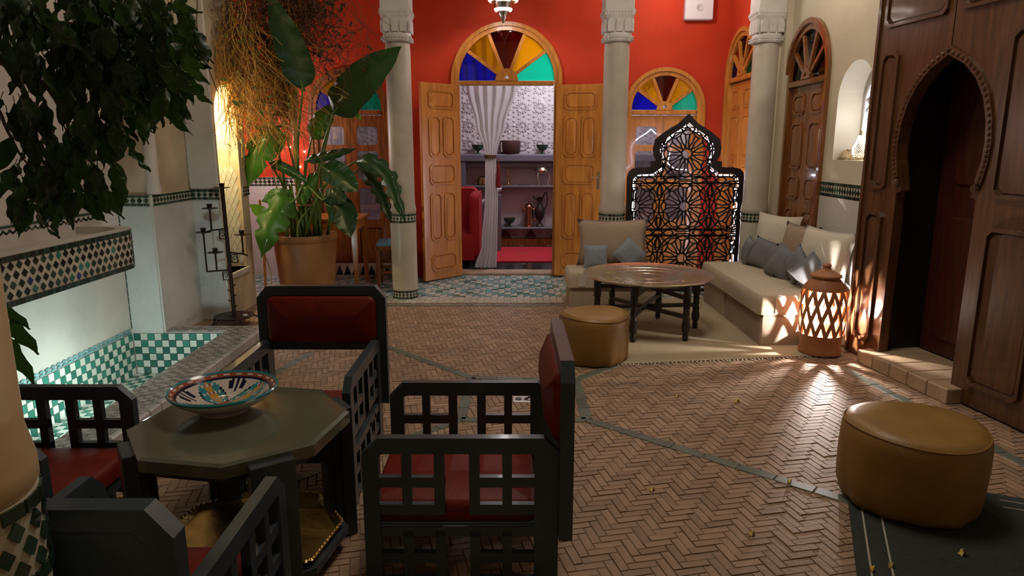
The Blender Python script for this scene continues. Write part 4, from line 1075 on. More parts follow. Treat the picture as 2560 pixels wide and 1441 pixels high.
def vessel(name, label, cat, x, z, prof, mt, extra=None, group='vessels on the wall shelf'):
    t = thing(name, label, cat, (x, YS, z), 0, group); MB().lathe(prof, 20).build('body', mt, t, 40)
    for nm, b, m in (extra or []): b.build(nm, m, t, 40)
    return t
bp_ = [(0, 0), (.045, 0), (.045, .01), (.016, .02), (.016, .04), (.06, .065), (.085, .10), (.095, .14), (.088, .14), (.06, .075), (0, .06)]
vessel('footed_bowl', 'dark green footed bowl on the mantel left of the curtain', 'bowl', -.52, 1.40, bp_, 'bowl_green', group='footed bowls')
vessel('footed_bowl', 'dark green footed bowl on the mantel beside the right door leaf', 'bowl', .46, 1.40, bp_, 'bowl_green', group='footed bowls')
vessel('footed_bowl', 'green footed bowl on the lowest shelf near the curtain', 'bowl', -.04, .29, bp_, 'bowl_green', group='footed bowls')
vessel('wooden_tub', 'dark brown tub with a pale inlaid strip on the mantel', 'tub', -.03, 1.40, [(0, 0), (.13, 0), (.155, .03), (.16, .16), (.15, .20), (.135, .20), (.135, .05), (0, .04)], 'tub_brown', [('inlay', MB().box(-.135, -.10, .03, -.105, -.092, .17), 'bone')])
vessel('lidded_pot', 'brass lidded pot on the upper shelf left of the curtain', 'pot', -.43, .93, [(0, 0), (.08, 0), (.095, .01), (.095, .10), (.09, .12), (.05, .135), (0, .14)], 'old_brass', [('knob', MB().lathe([(.012, .14), (.018, .155), (.008, .17), (0, .172)], 10), 'old_brass'), ('handle', MB().tube([(-.095, 0, .09), (-.13, 0, .11), (-.13, 0, .04), (-.095, 0, .03)], .008), 'old_brass')])
vessel('tiered_stand', 'slim brass stand with two small tiers on the upper shelf', 'stand', -.055, .93, [(0, 0), (.085, 0), (.085, .012), (.02, .025), (.011, .04), (.011, .12), (.06, .125), (.06, .132), (.011, .135), (.010, .23), (.045, .235), (.045, .242), (.01, .246), (.008, .32), (.016, .33), (.01, .35), (0, .352)], 'old_brass')
vessel('brass_kettle', 'round brass kettle on curved legs on the upper shelf', 'kettle', .46, .93, [(0, .15), (.05, .155), (.10, .19), (.115, .22), (.10, .26), (.06, .295), (.02, .31), (.012, .325), (.02, .335), (0, .35)], 'brass', [('spout', MB().tube([(-.10, 0, .21), (-.15, 0, .235), (-.165, 0, .25)], [.016, .01, .008]), 'brass')] + [('leg', MB().tube([(.095*c, .095*s, .2), (.115*c, .115*s, .12), (.085*c, .085*s, .03), (.10*c, .10*s, .002)], .008), 'brass') for c, s in ((1, 0), (-.6, .8), (-.6, -.8))])
t = thing('flat_tray', 'small flat dark tray lying on the upper shelf', 'tray', (.16, YS-.05, .93), 0, 'vessels on the wall shelf'); MB().box(-.07, -.04, 0, .07, .04, .012, bev=.004).box(.06, -.01, .004, .12, .01, .012).build('body', 'bronze', t)
vessel('coffee_jug', 'tall polished copper jug on the lowest shelf', 'jug', .26, .29, [(0, 0), (.088, 0), (.09, .012), (.08, .02), (.068, .30), (.07, .31), (.06, .33), (.03, .355), (.01, .365), (.014, .38), (0, .39)], 'copper', [('handle', MB().tube([(.07, 0, .27), (.125, 0, .29), (.145, 0, .22), (.12, 0, .13), (.075, 0, .10)], .011), 'copper'), ('spout', MB().tube([(-.066, 0, .25), (-.095, 0, .30), (-.11, 0, .315)], [.02, .012, .01]), 'copper')])
vessel('ewer', 'dark pewter ewer with a tall curved handle on the lowest shelf', 'ewer', .43, .29, [(0, 0), (.06, 0), (.055, .02), (.018, .05), (.018, .08), (.06, .13), (.08, .22), (.072, .29), (.04, .33), (.03, .37), (.05, .44), (.06, .455), (.05, .455), (.025, .38), (0, .37)], 'bronze', [('handle', MB().tube([(.045, 0, .44), (.075, 0, .52), (.10, 0, .54), (.115, 0, .45), (.11, 0, .34), (.078, 0, .27)], .010), 'bronze'), ('lip', MB().tube([(-.04, 0, .43), (-.085, 0, .455), (-.11, 0, .462)], [.03, .018, .008]), 'bronze')])
# desk and chair under the left window
t = thing('writing_desk', 'light wooden desk with tapered legs behind the big potted plant', 'desk', (-1.92, 7.47, 0))
MB().box(-.45, -.32, .735, .30, .30, .765, bev=.006).build('top', 'pine', t); MB().box(-.41, -.29, .64, .26, .26, .735).build('apron', 'pine', t)
for x in (-.40, .245):
    for y in (-.27, .24):
        b = MB(); b.add([(x-.018,y-.018,0),(x+.018,y-.018,0),(x+.018,y+.018,0),(x-.018,y+.018,0),(x-.032,y-.03,.735),(x+.032,y-.03,.735),(x+.032,y+.03,.735),(x-.032,y+.03,.735)], [(0,3,2,1),(4,5,6,7),(0,1,5,4),(1,2,6,5),(2,3,7,6),(3,0,4,7)]); b.build('leg', 'pine', t)
t = thing('side_chair', 'dark wooden chair with a blue seat beside the desk, behind the column', 'chair', (-1.28, 7.42, 0), 96)
for x in (-.19, .19): MB().box(x-.02, -.2, 0, x+.02, -.165, .93, bev=.004).build('rear_leg', 'pine_dark', t); MB().box(x-.02, .16, 0, x+.02, .2, .46, bev=.004).build('front_leg', 'pine_dark', t)
MB().box(-.21, -.2, .42, .21, .21, .46, bev=.005).build('seat_frame', 'pine_dark', t); pad_mb(-.19, -.16, .455, .19, .2, .495, .03, bulge=.02).build('seat', 'blue_seat', t, 40)
for z in (.60, .74, .87): MB().box(-.18, -.192, z, .18, -.172, z+.05).build('back_slat', 'pine_dark', t)
for z in (.16,): MB().box(-.19, -.19, z, -.17, .19, z+.03).box(.17, -.19, z, .19, .19, z+.03).build('stretcher', 'pine_dark', t)
# candle stand
t = thing('candle_stand', 'tall wrought iron candle stand with four arms beside the pool', 'candle stand', (-2.38, 5.66, 0))
I_ = 'iron'
tip = (-.02, 0, 1.20)
MB().tube([(0, 0, .09), (-.004, 0, .6), (-.012, 0, 1.165)], .017, 8).build('pole', I_, t, 40)
def cup(x, y, z): return MB().lathe([(0, 0), (.012, 0), (.014, .006), (.062, .012), (.064, .017), (.02, .02), (.018, .022), (.022, .05), (.018, .05), (.014, .026), (0, .025)], 18, (x, y, z))
cup(-.012, 0, 1.16).build('candle_cup', I_, t, 40)
for nm, x, z0_, z1_, sgn, pz in (('a', -.13, .82, .99, -1, .0), ('b', -.20, .47, .79, -1, 0), ('c', .12, .62, .77, 1, 0), ('d', -.115, .47, .62, -1, 0)):
    b = MB()
    if nm != 'd': b.tube([(0, 0, z0_+.015), (x*1.0, 0, z0_), (x*(1.3 if nm in 'ac' else 1.0), 0, z0_-(.012 if nm in 'ac' else 0))], .007, 6)
    b.tube([(x, 0, z0_), (x, 0, z1_)], .007, 6); a = b.build('candle_arm', I_, t, 40)
    cup(x, 0, z1_).build('candle_cup', I_, a, 40)
    if nm != 'd':
        q = MB(); s = sgn
        q.ring([(s*.012, z0_), (s*.07, z0_), (s*.07, z0_-.075), (s*.012, z0_-.075)], [(s*.019, z0_-.008), (s*.063, z0_-.008), (s*.063, z0_-.067), (s*.019, z0_-.067)], -.006, .006)
        q.tube([(s*(.041+(.022-.0016*k)*math.cos(k*.6)), 0, z0_-.037+(.026-.0018*k)*math.sin(k*.6)) for k in range(13)], .0035, 5); q.build('scroll_bracket', I_, t)
for k in range(5): MB().tube([(0, 0, .16+k*.045), (.03*(-1)**k, -.01, .175+k*.045)], .005, 5).lathe([(0, -.007), (.008, 0), (0, .007)], 8, (.032*(-1)**k, -.01, .178+k*.045)).build('hook', I_, t)
MB().lathe([(0, .072), (.14, .072), (.165, .085), (.16, .09), (.12, .088), (.03, .10), (0, .11)], 28).build('base_dish', I_, t, 40)
for k in range(5):
    a = R(20+72*k); c, s = math.cos(a), math.sin(a); MB().tube([(.10*c, .10*s, .08), (.17*c, .17*s, .075), (.205*c, .205*s, .05), (.21*c, .21*s, .006)], .008, 6).build('foot', I_, t, 40)
t = thing('tea_light', 'small white tea light glinting on the candle stand dish', 'candle', (-2.27, 5.62, .094)); MB().lathe([(0, 0), (.02, 0), (.02, .015), (.018, .016), (0, .012)], 14).build('cup', 'glaze_white', t, 40)
MB().tube([(0, 0, .012), (0, 0, .02)], .002, 5).build('wick', 'iron', t)
o = MB().lathe([(0, 0), (.06, 0), (.085, .06), (.105, .16), (.108, .26), (.09, .36), (.055, .43), (.035, .46), (.045, .49), (.03, .49), (0, .46)], 28).build('clay_jar', 'jar_brown', None, 50); o.location = (-2.66, 6.02, .402)
tag(o, 'tall brown clay jar standing in the lit window behind the candle stand', 'jar')
# floor outlet box and leaf litter
t = thing('floor_outlet', 'small steel floor socket box set in the bricks behind the side chair', 'socket', (.065, 3.90, .0)); MB().box(-.06, -.045, -.01, .06, .045, .006, bev=.003).build('plate', 'steel', t)
MB().tube([(.01, -.01, .006), (.045, .0, .02), (.05, .02, .006)], .006, 6).build('hinge_loop', 'bronze', t); MB().lathe([(.0, .0), (.02, 0), (.02, .009), (0, .01)], 14, (-.025, 0, 0)).build('socket', 'bronze', t, 40)
t = thing('fairy_light', 'tiny bright white lights strung on the far left wall behind the plant', 'light', (-2.55, 7.985, 1.5))
for x, z in ((.0, 0), (.07, .02), (-.12, -.04), (.16, -.05), (.02, -.28), (.10, -.22)): MB().lathe([(0, -.01), (.01, 0), (0, .01)], 8, (x, 0, z)).build('bulb', 'bulb', t)
MB().tube([(-.3, .02, .05), (-.12, .0, -.03), (0, 0, .01), (.07, 0, .03), (.16, 0, -.04), (.3, 0, .02)], .003, 5).build('wire', 'cable_white', t)
# pool with tile lining
pl_ = thing('tiled_pool', 'sunken pool lined with green and white checkered tiles', 'pool', (0, 0, 0))
MB().box(-3.0, 2.9, -.34, -2.0, 5.38, -.27).box(-2.275, 2.9, -.3, -2.0, 5.38, .07).box(-2.75, 5.195, -.3, -2.27, 5.38, .07).box(-3.0, 2.9, -.3, -2.27, 3.0, .07).build('basin', 'tile_slate', pl_)
c5 = .055; tg = []; 
nY = int((5.18-3.02)/c5); nX = int((3.0-2.28)/c5); nZ = 6
for i in range(nX):                      # far end wall
    for k in range(nZ): tg.append((-2.985+i*c5, 5.172, -.268+k*c5, 'y', (i+k) % 2))
for j in range(nY):                      # recess wall
    for k in range(nZ): tg.append((-2.992, 5.165-(j+1)*c5, -.268+k*c5, 'x', (j+k) % 2))
for j in range(nY):
    for i in range(nX): tg.append((-2.985+i*c5, 5.165-(j+1)*c5, -.27, 'z', (i+j) % 2))
for j in range(nY):
    for k in range(nZ): tg.append((-2.278, 5.165-(j+1)*c5, -.268+k*c5, 'X', (j+k) % 2))
g = .0022; h = c5-g; tile_me = {}
def tile_mb(ax, b=None, o=(0, 0, 0), mi=0):
    b = b or MB(); x, y, z = o; e = .003
    if ax == 'y': b.box(x+g, y, z+g, x+h, y+.008, z+h, mi)
    elif ax in 'xX': b.box(x-(.006 if ax == 'x' else .004), y+g, z+g, x+.004, y+h, z+h, mi)
    else: b.box(x+g, y+g, z-.004, x+h, y+h, z+.005, mi)
    return b
sb = MB(); cnt = 0
order = sorted(tg, key=lambda q: ({'y': 0, 'x': 1, 'z': 2, 'X': 3}[q[3]], -q[1] if q[3] == 'x' else q[1]))
for x, y, z, ax, cl in order:
    mt = ('tile_white', 'tile_green')[cl]
    if cnt < 290 and ax in 'yx':
        key = (ax, cl)
        if key not in tile_me: tile_me[key] = tile_mb(ax).mesh('tile', mt)
        link('tile', tile_me[key], pl_, (x, y, z)); cnt += 1
    else: tile_mb(ax, sb, (x, y, z), cl)
stuff(sb.build('tile_lining', ['tile_white', 'tile_green'], pl_, fix=False))
sc_ = MB()          # scalloped blue-green border above the checker, double row
for row in (0, 1):
    for j in range(38):
        y = 5.17-(j+1)*.056; z = .068+row*.022; sc_.prism([(y, z), (y+.05, z), (y+.045, z+.012), (y+.025, z+.017), (y+.005, z+.012)], 0, .008)
sc_.v = [(-2.999+(.008-y), x, z) for x, y, z in sc_.v]
stuff(sc_.build('scallop_border', 'tile_teal', pl_))
rim = MB(); cm = .04; rr = random.Random(1)
ny_ = int(2.42/cm)
for j in range(ny_):
    for i in range(24):
        x = -2.975+i*cm*1.0; y = 2.93+j*cm
        on = x > -2.275 and x < -2.03 or (y > 5.20 and x > -2.74 and x < -2.03)
        if on and not (x+cm+2.0 > -.12 and y+cm-5.38 > -.12 and (x+cm+2.12)+(y+cm-5.26) > .14):
            rim.box(x+.001, y+.001, .06, x+cm-.001, y+cm*.5-.001, .077+rr.uniform(0, .0015), rr.choice((0, 1)) if (i+2*j) % 3 else 0); rim.box(x+.001, y+cm*.5+.001, .06, x+cm-.001, y+cm-.001, .077+rr.uniform(0, .0015), 1 if (i+j) % 2 else 0)
stuff(rim.build('rim_mosaic', ['tile_grey', 'tile_slate'], pl_, fix=False))
for j in range(20):
    MB().box(-2.03, 2.92+j*.122, 0, -1.992, 2.92+j*.122+.119, .078, bev=.008).build('kerb_tile', 'tile_slate', pl_)
t = thing('pool_lamp', 'small pool lamp fixed inside the checkered pool', 'lamp', (-2.965, 3.75, -.02)); MB().lathe([(.0, 0), (.035, 0), (.035, .02), (.028, .025), (0, .025)], 16).xf(Matrix.Rotation(R(90), 4, 'Y')).build('housing', 'steel', t, 40); MB().lathe([(0, .0255), (.026, .0255), (.02, .03), (0, .031)], 14).xf(Matrix.Rotation(R(90), 4, 'Y')).build('lens', 'bulb', t)
# wall trough with diamond mosaic
tr_ = thing('wall_trough', 'wall-hung trough covered in dark and pale diamond mosaic above the pool', 'trough', (0, 0, 0))
def tp(u, off=0):      # plan outline: straight front then round end; u metres from the near end
    Ls = 1.95; rc = .30-0; Rr = rc+off
    if u < Ls: return (-2.55+off, 2.5+u), (1, 0)
    a = min((u-Ls)/rc, math.pi/2); return (-2.85+Rr*math.cos(a), 2.5+Ls+Rr*math.sin(a)), (math.cos(a), math.sin(a))
UT = 1.95+.30*math.pi/2; zb, zt = .70, .965
out = [tp(UT*i/60)[0] for i in range(61)] + [(-3.0, 4.75)]; inn_ = [tp(UT*i/60, -.09)[0] for i in range(61)] + [(-3.0, 4.66)]
wv = MB(); n = 62
vs = [(x, y, zt) for x, y in out] + [(x, y, zt) for x, y in inn_] + [(x, y, zb) for x, y in out] + [(x, y, zt-.05) for x, y in inn_]; fs = []
for i in range(n-1):
    fs += [(i, i+1, n+i+1, n+i), (i, 2*n+i, 2*n+i+1, i+1), (n+i, n+i+1, 3*n+i+1, 3*n+i)]
o = len(vs); vs += [(-3.0, 2.5, zt-.05), (-3.0, 2.5, zb)]
fs += [tuple([3*n+i for i in range(n)] + [o]), tuple([2*n+i for i in reversed(range(n))] + [o+1])]
wv.add(vs, fs).build('body', 'white_plaster', tr_, 40)
def facet(u0, z0_, pts, mt, name):
    """one glazed tile on the trough face, pts as (du,dz)"""
    b = MB(); k = len(pts); P_ = []
    for q in (.006, -.002):
        for du, dz_ in pts:
            (x, y), nn = tp(min(UT, max(0, u0+du))); P_.append((x+nn[0]*q, y+nn[1]*q, z0_+dz_))
    b.add(P_, [tuple(range(k)), tuple(range(2*k-1, k-1, -1))] + [(i, (i+1) % k, k+(i+1) % k, k+i) for i in range(k)]); b.build(name, mt, tr_)
rr = random.Random(12); pu = .062; u = .78
st_b = []
while u < UT-.01:
    if u+.031 < UT:
        for z in (zb+.002, zt-.034):
            facet(u, z, [(.001, 0), (.030, 0), (.030, .03), (.001, .03)], 'tile_dark', 'border_tile'); 
            facet(u+.031, z, [(.001, 0), (.030, 0), (.030, .03), (.001, .03)], 'tile_dark', 'border_tile')
    for k in range(4):
        z = zb+.034+.025+k*.0495; sh = .5 if k % 2 else 0
        mt = rr.choice(['tile_dark']*6+['tile_black']*6+['tile_blue', 'tile_green'])
        facet(u+sh*pu+.031, z, [(-.022, 0), (0, -.0225), (.022, 0), (0, .0225)], mt, 'diamond_tile')
    u += pu
lt2 = MB(); u = .78                       # paler diamonds between, laid as one ground
(MB()).v
for i in range(61-1):
    (x0, y0), n0 = tp(.75+(UT-.75)*i/60, .0015); (x1, y1), n1 = tp(.75+(UT-.75)*(i+1)/60, .0015)
    lt2.add([(x0, y0, zb+.033), (x1, y1, zb+.033), (x1, y1, zt-.035), (x0, y0, zt-.035)], [(0, 1, 2, 3)])
lt2.build('mosaic_ground', 'tile_ivory', tr_)
wl_ = bpy.data.objects['wall_left']; ln = MB()   # thin dark tile lines that frame the recess
def vline(y, z0_, z1_):
    z = z0_
    while z < z1_: ln.box(-3.002, y-.006, z, -2.994, y+.006, min(z+.058, z1_)); z += .064
vline(4.86, 1.0, 2.6); vline(4.92, 1.0, 2.6); vline(5.19, .1, 2.6)
for j in range(34): ln.prism([(3.0+j*.055, 1.005), (3.05+j*.055, 1.005), (3.05+j*.055, 1.02), (3.025+j*.055, .99), (3.0+j*.055, 1.02)], 0, .006)
k0 = len(ln.v)-34*10; 
for i in range(k0, len(ln.v)): x, y, z = ln.v[i]; ln.v[i] = (-2.994-y, x, z)
ln.box(-3.002, 3.0, 1.03, -2.994, 4.86, 1.045); stuff(ln.build('tile_line', 'tile_dark', wl_))
# ================================================================ PLANTS
def leaf_mb(mid, hw, fold=.2, tears=0, n=18, face=(0, -1, .15), b=None, pf=None):
    """broad leaf blade along a midrib; two halves folded back from the face direction"""
    b = b or MB(); P = spline(mid, n); o = len(b.v); Fv = Vector(face).normalized(); rows = []
    for i, p in enumerate(P):
        t = (P[min(i+1, n)]-P[max(i-1, 0)]).normalized(); sd = t.cross(Fv)
        sd = sd.normalized() if sd.length > .05 else Vector((1, 0, 0)); nn = sd.cross(t).normalized()
        if nn.dot(Fv) < 0: nn = -nn
        u = i/n; wd = hw*(min(1, (u/.16))**.55)*(1-max(0, (u-.45)/.55)**2.3) if not pf else hw*pf(u)
        wd = max(wd, .002)
        row = []
        for k in (-1, -.62, -.25, 0, .25, .62, 1):
            wk = wd
            if tears and abs(k) == 1 and i % (5 if tears == 1 else 3) == 2 and i > 3: wk = wd*(.55 if tears == 1 else .45)
            q = p + sd*wk*k*(1-fold*.25*abs(k)) - nn*(abs(k)**1.4)*wd*fold
            q = q + nn*.012*math.sin(i*1.7+k*3)*abs(k)
            row.append(len(b.v)); b.uv[len(b.v)] = (u*3, k); b.v.append(tuple(q))
        rows.append(row)
    for i in range(n):
        for k in range(6): b.f.append((rows[i][k], rows[i][k+1], rows[i+1][k+1], rows[i+1][k])); b.m.append(0)
    return b
pp_ = thing('potted_plant', 'tall potted plant with broad paddle leaves in a clay pot', 'plant', (0, 0, 0))
pot = MB().lathe([(0, 0), (.255, 0), (.265, .02), (.285, .3), (.305, .52), (.300, .57), (.318, .59), (.325, .62), (.318, .645), (.295, .645), (.285, .60), (0, .58)], 44, (-2.1, 6.86, 0)).build('pot', 'pot_clay', pp_, 40)
MB().lathe([(.284, .585), (.2, .60), (0, .605)], 30, (-2.1, 6.86, 0), caps=False).build('soil', 'soil', pp_)
LV = [
('leaf_deep',0.142,0.12,0,[(-1.836,6.2,2.003),(-1.877,6.2,2.195),(-1.965,6.2,2.460),(-2.09,6.2,2.815)]),
('leaf_deep',0.181,0.12,0,[(-1.712,6.700,1.816),(-1.535,6.600,1.989),(-1.301,6.500,2.176),(-0.988,6.400,2.385)]),
('leaf_mid',0.110,0.30,0,[(-1.976,6.850,1.579),(-1.866,6.800,1.742),(-1.709,6.800,1.918)]),
('leaf_lime',0.031,0.30,0,[(-1.697,6.750,1.900),(-1.528,6.700,1.838),(-1.422,6.650,1.747)]),
('leaf_mid',0.165,0.30,1,[(-2.135,6.600,1.587),(-2.272,6.500,1.567),(-2.392,6.450,1.414),(-2.481,6.450,1.134)]),
('leaf_mid',0.038,0.20,0,[(-2.254,6.600,1.613),(-2.320,6.550,1.660),(-2.426,6.550,1.696)]),
('leaf_deep',0.052,0.50,0,[(-1.977,6.600,1.375),(-1.726,6.500,1.428),(-1.438,6.400,1.487)]),
('leaf_deep',0.126,0.30,0,[(-1.796,6.500,1.328),(-1.606,6.400,1.240),(-1.423,6.350,1.095)]),
('leaf_deep',0.099,0.40,2,[(-1.485,6.500,1.365),(-1.296,6.400,1.357),(-1.151,6.350,1.242),(-1.075,6.300,1.062),(-0.987,6.300,0.811)]),
('leaf_deep',0.075,0.40,2,[(-1.453,6.600,1.307),(-1.295,6.500,1.142),(-1.202,6.450,0.958),(-1.147,6.450,0.795)]),
('leaf_mid',0.162,0.30,1,[(-2.077,6.550,1.006),(-2.177,6.400,0.943),(-2.276,6.300,0.748),(-2.348,6.300,0.484)]),
('leaf_mid',0.075,0.30,0,[(-2.104,6.600,1.014),(-2.233,6.500,1.055),(-2.360,6.450,0.995)]),
('leaf_lime',0.064,0.20,0,[(-2.361,6.600,0.817),(-2.423,6.550,0.892),(-2.517,6.550,0.961)]),
('leaf_deep',0.148,0.30,0,[(-1.771,6.500,0.965),(-1.608,6.400,0.906),(-1.510,6.350,0.670)]),
('leaf_deep',0.056,0.50,0,[(-2.321,6.600,1.371),(-2.111,6.500,1.291),(-1.922,6.500,1.176)]),
('leaf_deep',0.089,0.30,0,[(-1.806,6.500,1.010),(-1.653,6.400,1.055),(-1.539,6.350,1.003)]),
('leaf_mid',0.061,0.30,0,[(-1.905,6.700,1.266),(-1.977,6.650,1.115),(-2.059,6.650,0.921)])]
rr = random.Random(21)
for m_, hw, fo, te, mid in LV:
    lf = leaf_mb(mid, hw, fo, te).build('leaf', m_, pp_, 'all', fix=False)
    b0 = Vector(mid[0]); rt = Vector((-2.08+rr.uniform(-.12, .12)+(b0.x+2)*.12, 6.9+rr.uniform(-.1, .08), .60)); md = rt.lerp(b0, .55)+Vector(((rt.x-b0.x)*.18, .03, .06))
    if b0.z < 1.1: md = Vector((rt.x*.75+b0.x*.25, 6.75, max(b0.z+.12, .98)))
    stem = spline([rt, md, b0], 10)
    MB().tube(stem + [Vector(mid[0]).lerp(Vector(mid[1]), .35)+Vector((0, -.006, 0))], [.019-.0011*i for i in range(11)]+[.006], 6).build('leaf_stalk', 'stalk', lf, 'all')
for k in range(12):
    x = -2.1+rr.uniform(-.2, .2); y = 6.9+rr.uniform(-.14, .1); h = rr.uniform(.3, .75)
    MB().tube(spline([(x, y, .59), (x+rr.uniform(-.05, .05), y, .59+h*.5), (x+rr.uniform(-.14, .16), y, .59+h)], 6), [.02, .018, .016, .014, .012, .009, .005], 6).build('shoot', 'stalk', pp_, 'all')
MB().tube([(-2.1+.17*math.cos(a*.35), 6.87+.13*math.sin(a*.35), .93+.01*math.sin(a)) for a in range(19)], .011, 6).build('hoop', 'terracotta', pp_, 'all')
# cane trunk tied up behind the plant
t = thing('cane_trunk', 'pale bare cane trunk rising behind the paddle leaves', 'trunk', (0, 0, 0))
cp_ = spline([(-2.18, 7.02, .60), (-2.19, 7.02, 1.0), (-2.19, 7.02, 1.42), (-2.15, 7.02, 2.11), (-2.07, 6.98, 2.59), (-1.94, 6.98, 2.9), (-1.8, 7.0, 3.3)], 36)
MB().tube(cp_, [.024+.004*(i > 26)+(.003 if i % 6 == 0 else 0) for i in range(37)], 10).build('stem', 'bamboo', t, 'all')
fl = MB()
for k in range(46):
    p = Vector((-1.93+rr.gauss(0, .16), 6.98+rr.uniform(-.1, .1), 2.88+rr.gauss(0, .09))); d = Vector((rr.uniform(-1, 1), rr.uniform(-.4, .4), rr.uniform(-1, .3))).normalized()
    leaf_mb([p, p+d*.045, p+d*.10+Vector((0, 0, -.015))], .022, .2, n=4, b=fl)
stuff(fl.build('foliage', 'leaf_ficus', t, 'all', fix=False))
o = MB().tube(spline([(-2.43, 6.72, .01), (-2.42, 6.7, .3), (-2.5, 6.68, .62), (-2.4, 6.7, .85), (-2.28, 6.75, .80), (-2.33, 6.8, 1.1), (-2.4, 6.8, 1.45)], 40), .006, 6).tube(spline([(-2.43, 6.72, .01), (-2.36, 6.6, .008), (-2.25, 6.62, .008), (-2.2, 6.66, .008)], 12), .006, 6).build('cable', 'cable_white', None, 'all'); tag(o, 'thin pale cable hanging down beside the clay pot', 'cable')
o = MB().tube([(-2.46, 6.64, .0), (-2.44, 6.62, .45), (-2.45, 6.64, 1.0)], .013, 8).build('wooden_stake', 'pine', None, 'all'); tag(o, 'slim wooden stake standing between the clay pot and the pier', 'stake')
# tangle of dry vines
vt = thing('dry_vine', 'mass of dry straw-coloured vine stems hanging over the lit window', 'vine', (0, 0, 0))
def strand(b, p, ln_, r, wob, seg=9):
    pts = [Vector(p)]; d = Vector((rr.uniform(-.5, .5), rr.uniform(-.3, .3), -1)).normalized(); s = ln_/seg
    for i in range(seg):
        d = (d+Vector((rr.gauss(0, wob), rr.gauss(0, wob*.7), rr.gauss(-.12, wob*.6)))).normalized(); q = pts[-1]+d*s
        q.y = min(q.y, 6.9); q.x = max(q.x, -2.47 if q.y > 5.8 else -2.56); pts.append(q)
    b.tube(pts, [r*(1-.5*i/seg) for i in range(seg+1)], 3); return pts
sv = MB(); tips = []
for k in range(900):
    x = rr.uniform(-2.5, -1.98); y = rr.uniform(5.95, 6.6) if x < -2.2 else rr.uniform(6.4, 6.65); z = rr.triangular(1.75, 2.9, 2.2)
    tips.append(strand(sv, (x, y, z), rr.uniform(.3, .75), rr.uniform(.0026, .0048), .38))
stuff(sv.build('stem', 'vine_straw', vt, fix=False))
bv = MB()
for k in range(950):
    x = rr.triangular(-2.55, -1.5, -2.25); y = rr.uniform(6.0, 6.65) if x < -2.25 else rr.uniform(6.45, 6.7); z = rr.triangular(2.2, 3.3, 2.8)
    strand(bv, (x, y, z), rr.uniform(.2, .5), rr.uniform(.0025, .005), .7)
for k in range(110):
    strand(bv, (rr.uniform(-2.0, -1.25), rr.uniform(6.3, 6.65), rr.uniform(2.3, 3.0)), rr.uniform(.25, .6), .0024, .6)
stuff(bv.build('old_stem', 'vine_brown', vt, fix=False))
lv = MB()
for k in range(420):
    if k < 130: p = rr.choice(tips)[rr.randint(3, 9)]+Vector((0, -.01, 0))
    else: p = Vector((rr.triangular(-2.55, -1.3, -2.25), rr.uniform(6.35, 6.65), rr.uniform(2.15, 3.2)))
    d = Vector((rr.uniform(-1, 1), rr.uniform(-.5, .5), rr.uniform(-1, .4))).normalized(); s = rr.uniform(.035, .07)
    leaf_mb([p, p+d*s*.5, p+d*s+Vector((0, 0, -.01))], s*.26, .2, n=3, b=lv)
n1 = 130*28; lv.m = [0 if i < 130*18 else 1 for i in range(len(lv.f))]
stuff(lv.build('small_leaf', ['vine_leaf', 'vine_brown'], vt, 'all', fix=False))
MB().tube(spline([(-2.5, 5.72, 3.0), (-2.49, 5.73, 2.65), (-2.51, 5.73, 2.44), (-2.46, 5.74, 2.16), (-2.42, 5.8, 1.95)], 20), .005, 5).build('runner', 'bark', vt, 'all')
# drooping tree in the upper left
ft = thing('weeping_fig', 'dark glossy-leaved tree hanging over the mosaic trough', 'tree', (0, 0, 0))
MB().tube(spline([(-2.55, 2.2, 0), (-2.5, 2.35, .8), (-2.42, 2.6, 1.5), (-2.2, 2.8, 1.95), (-1.9, 2.95, 2.2), (-1.6, 3.0, 2.35)], 24), [.06-.0016*i for i in range(25)], 9).build('trunk', 'bark', ft, 'all')
for br in ([(-2.2,2.8,1.95),(-2.065,2.92,2.074),(-1.929,2.92,2.013),(-1.753,2.92,1.99),(-1.542,2.92,1.99),(-1.373,2.92,1.898)],
 [(-2.2,2.8,1.95),(-2.041,2.92,1.804),(-1.939,2.92,1.764),(-1.861,2.92,1.612),(-1.857,2.92,1.514),(-1.804,2.92,1.464)],
 [(-1.9,2.95,2.2),(-1.916,2.92,1.99),(-1.835,2.92,1.866),(-1.736,2.92,1.74),(-1.617,2.92,1.628)],
 [(-2.38,2.65,1.6),(-2.19,2.92,1.692),(-2.11,2.92,1.563),(-2.06,2.92,1.448),(-1.968,2.92,1.381)],
 [(-1.7,2.98,2.3),(-1.587,2.92,2.021),(-1.478,2.92,1.835),(-1.427,2.92,1.692)],
 [(-1.8,2.95,2.24),(-1.705,2.92,1.99),(-1.666,2.92,1.772),(-1.658,2.92,1.563),(-1.686,2.92,1.398)]):
    MB().tube(spline(br, 18), [.011-.0005*i for i in range(19)], 6).build('branch', 'bark', ft, 'all')
BLOB = [(-1.869,1.995,0.284,0.142,95),(-1.536,1.949,0.251,0.167,105),(-1.388,1.817,0.092,0.142,42),(-1.551,1.747,0.175,0.142,75),(-1.733,1.731,0.150,0.125,42),(-1.994,1.910,0.100,0.134,30),(-2.036,1.627,0.100,0.067,15),(-2.009,1.530,0.100,0.084,12),(-2.036,1.340,0.117,0.092,26),(-1.843,1.332,0.100,0.092,24),(-1.869,1.448,0.084,0.075,14),(-1.754,1.563,0.084,0.092,15),(-1.678,1.506,0.075,0.050,10),(-1.757,1.340,0.042,0.067,5),(-1.678,1.365,0.023,0.043,3),(-2.049,1.248,0.042,0.042,5),(-1.957,1.239,0.042,0.042,5)]
var = []
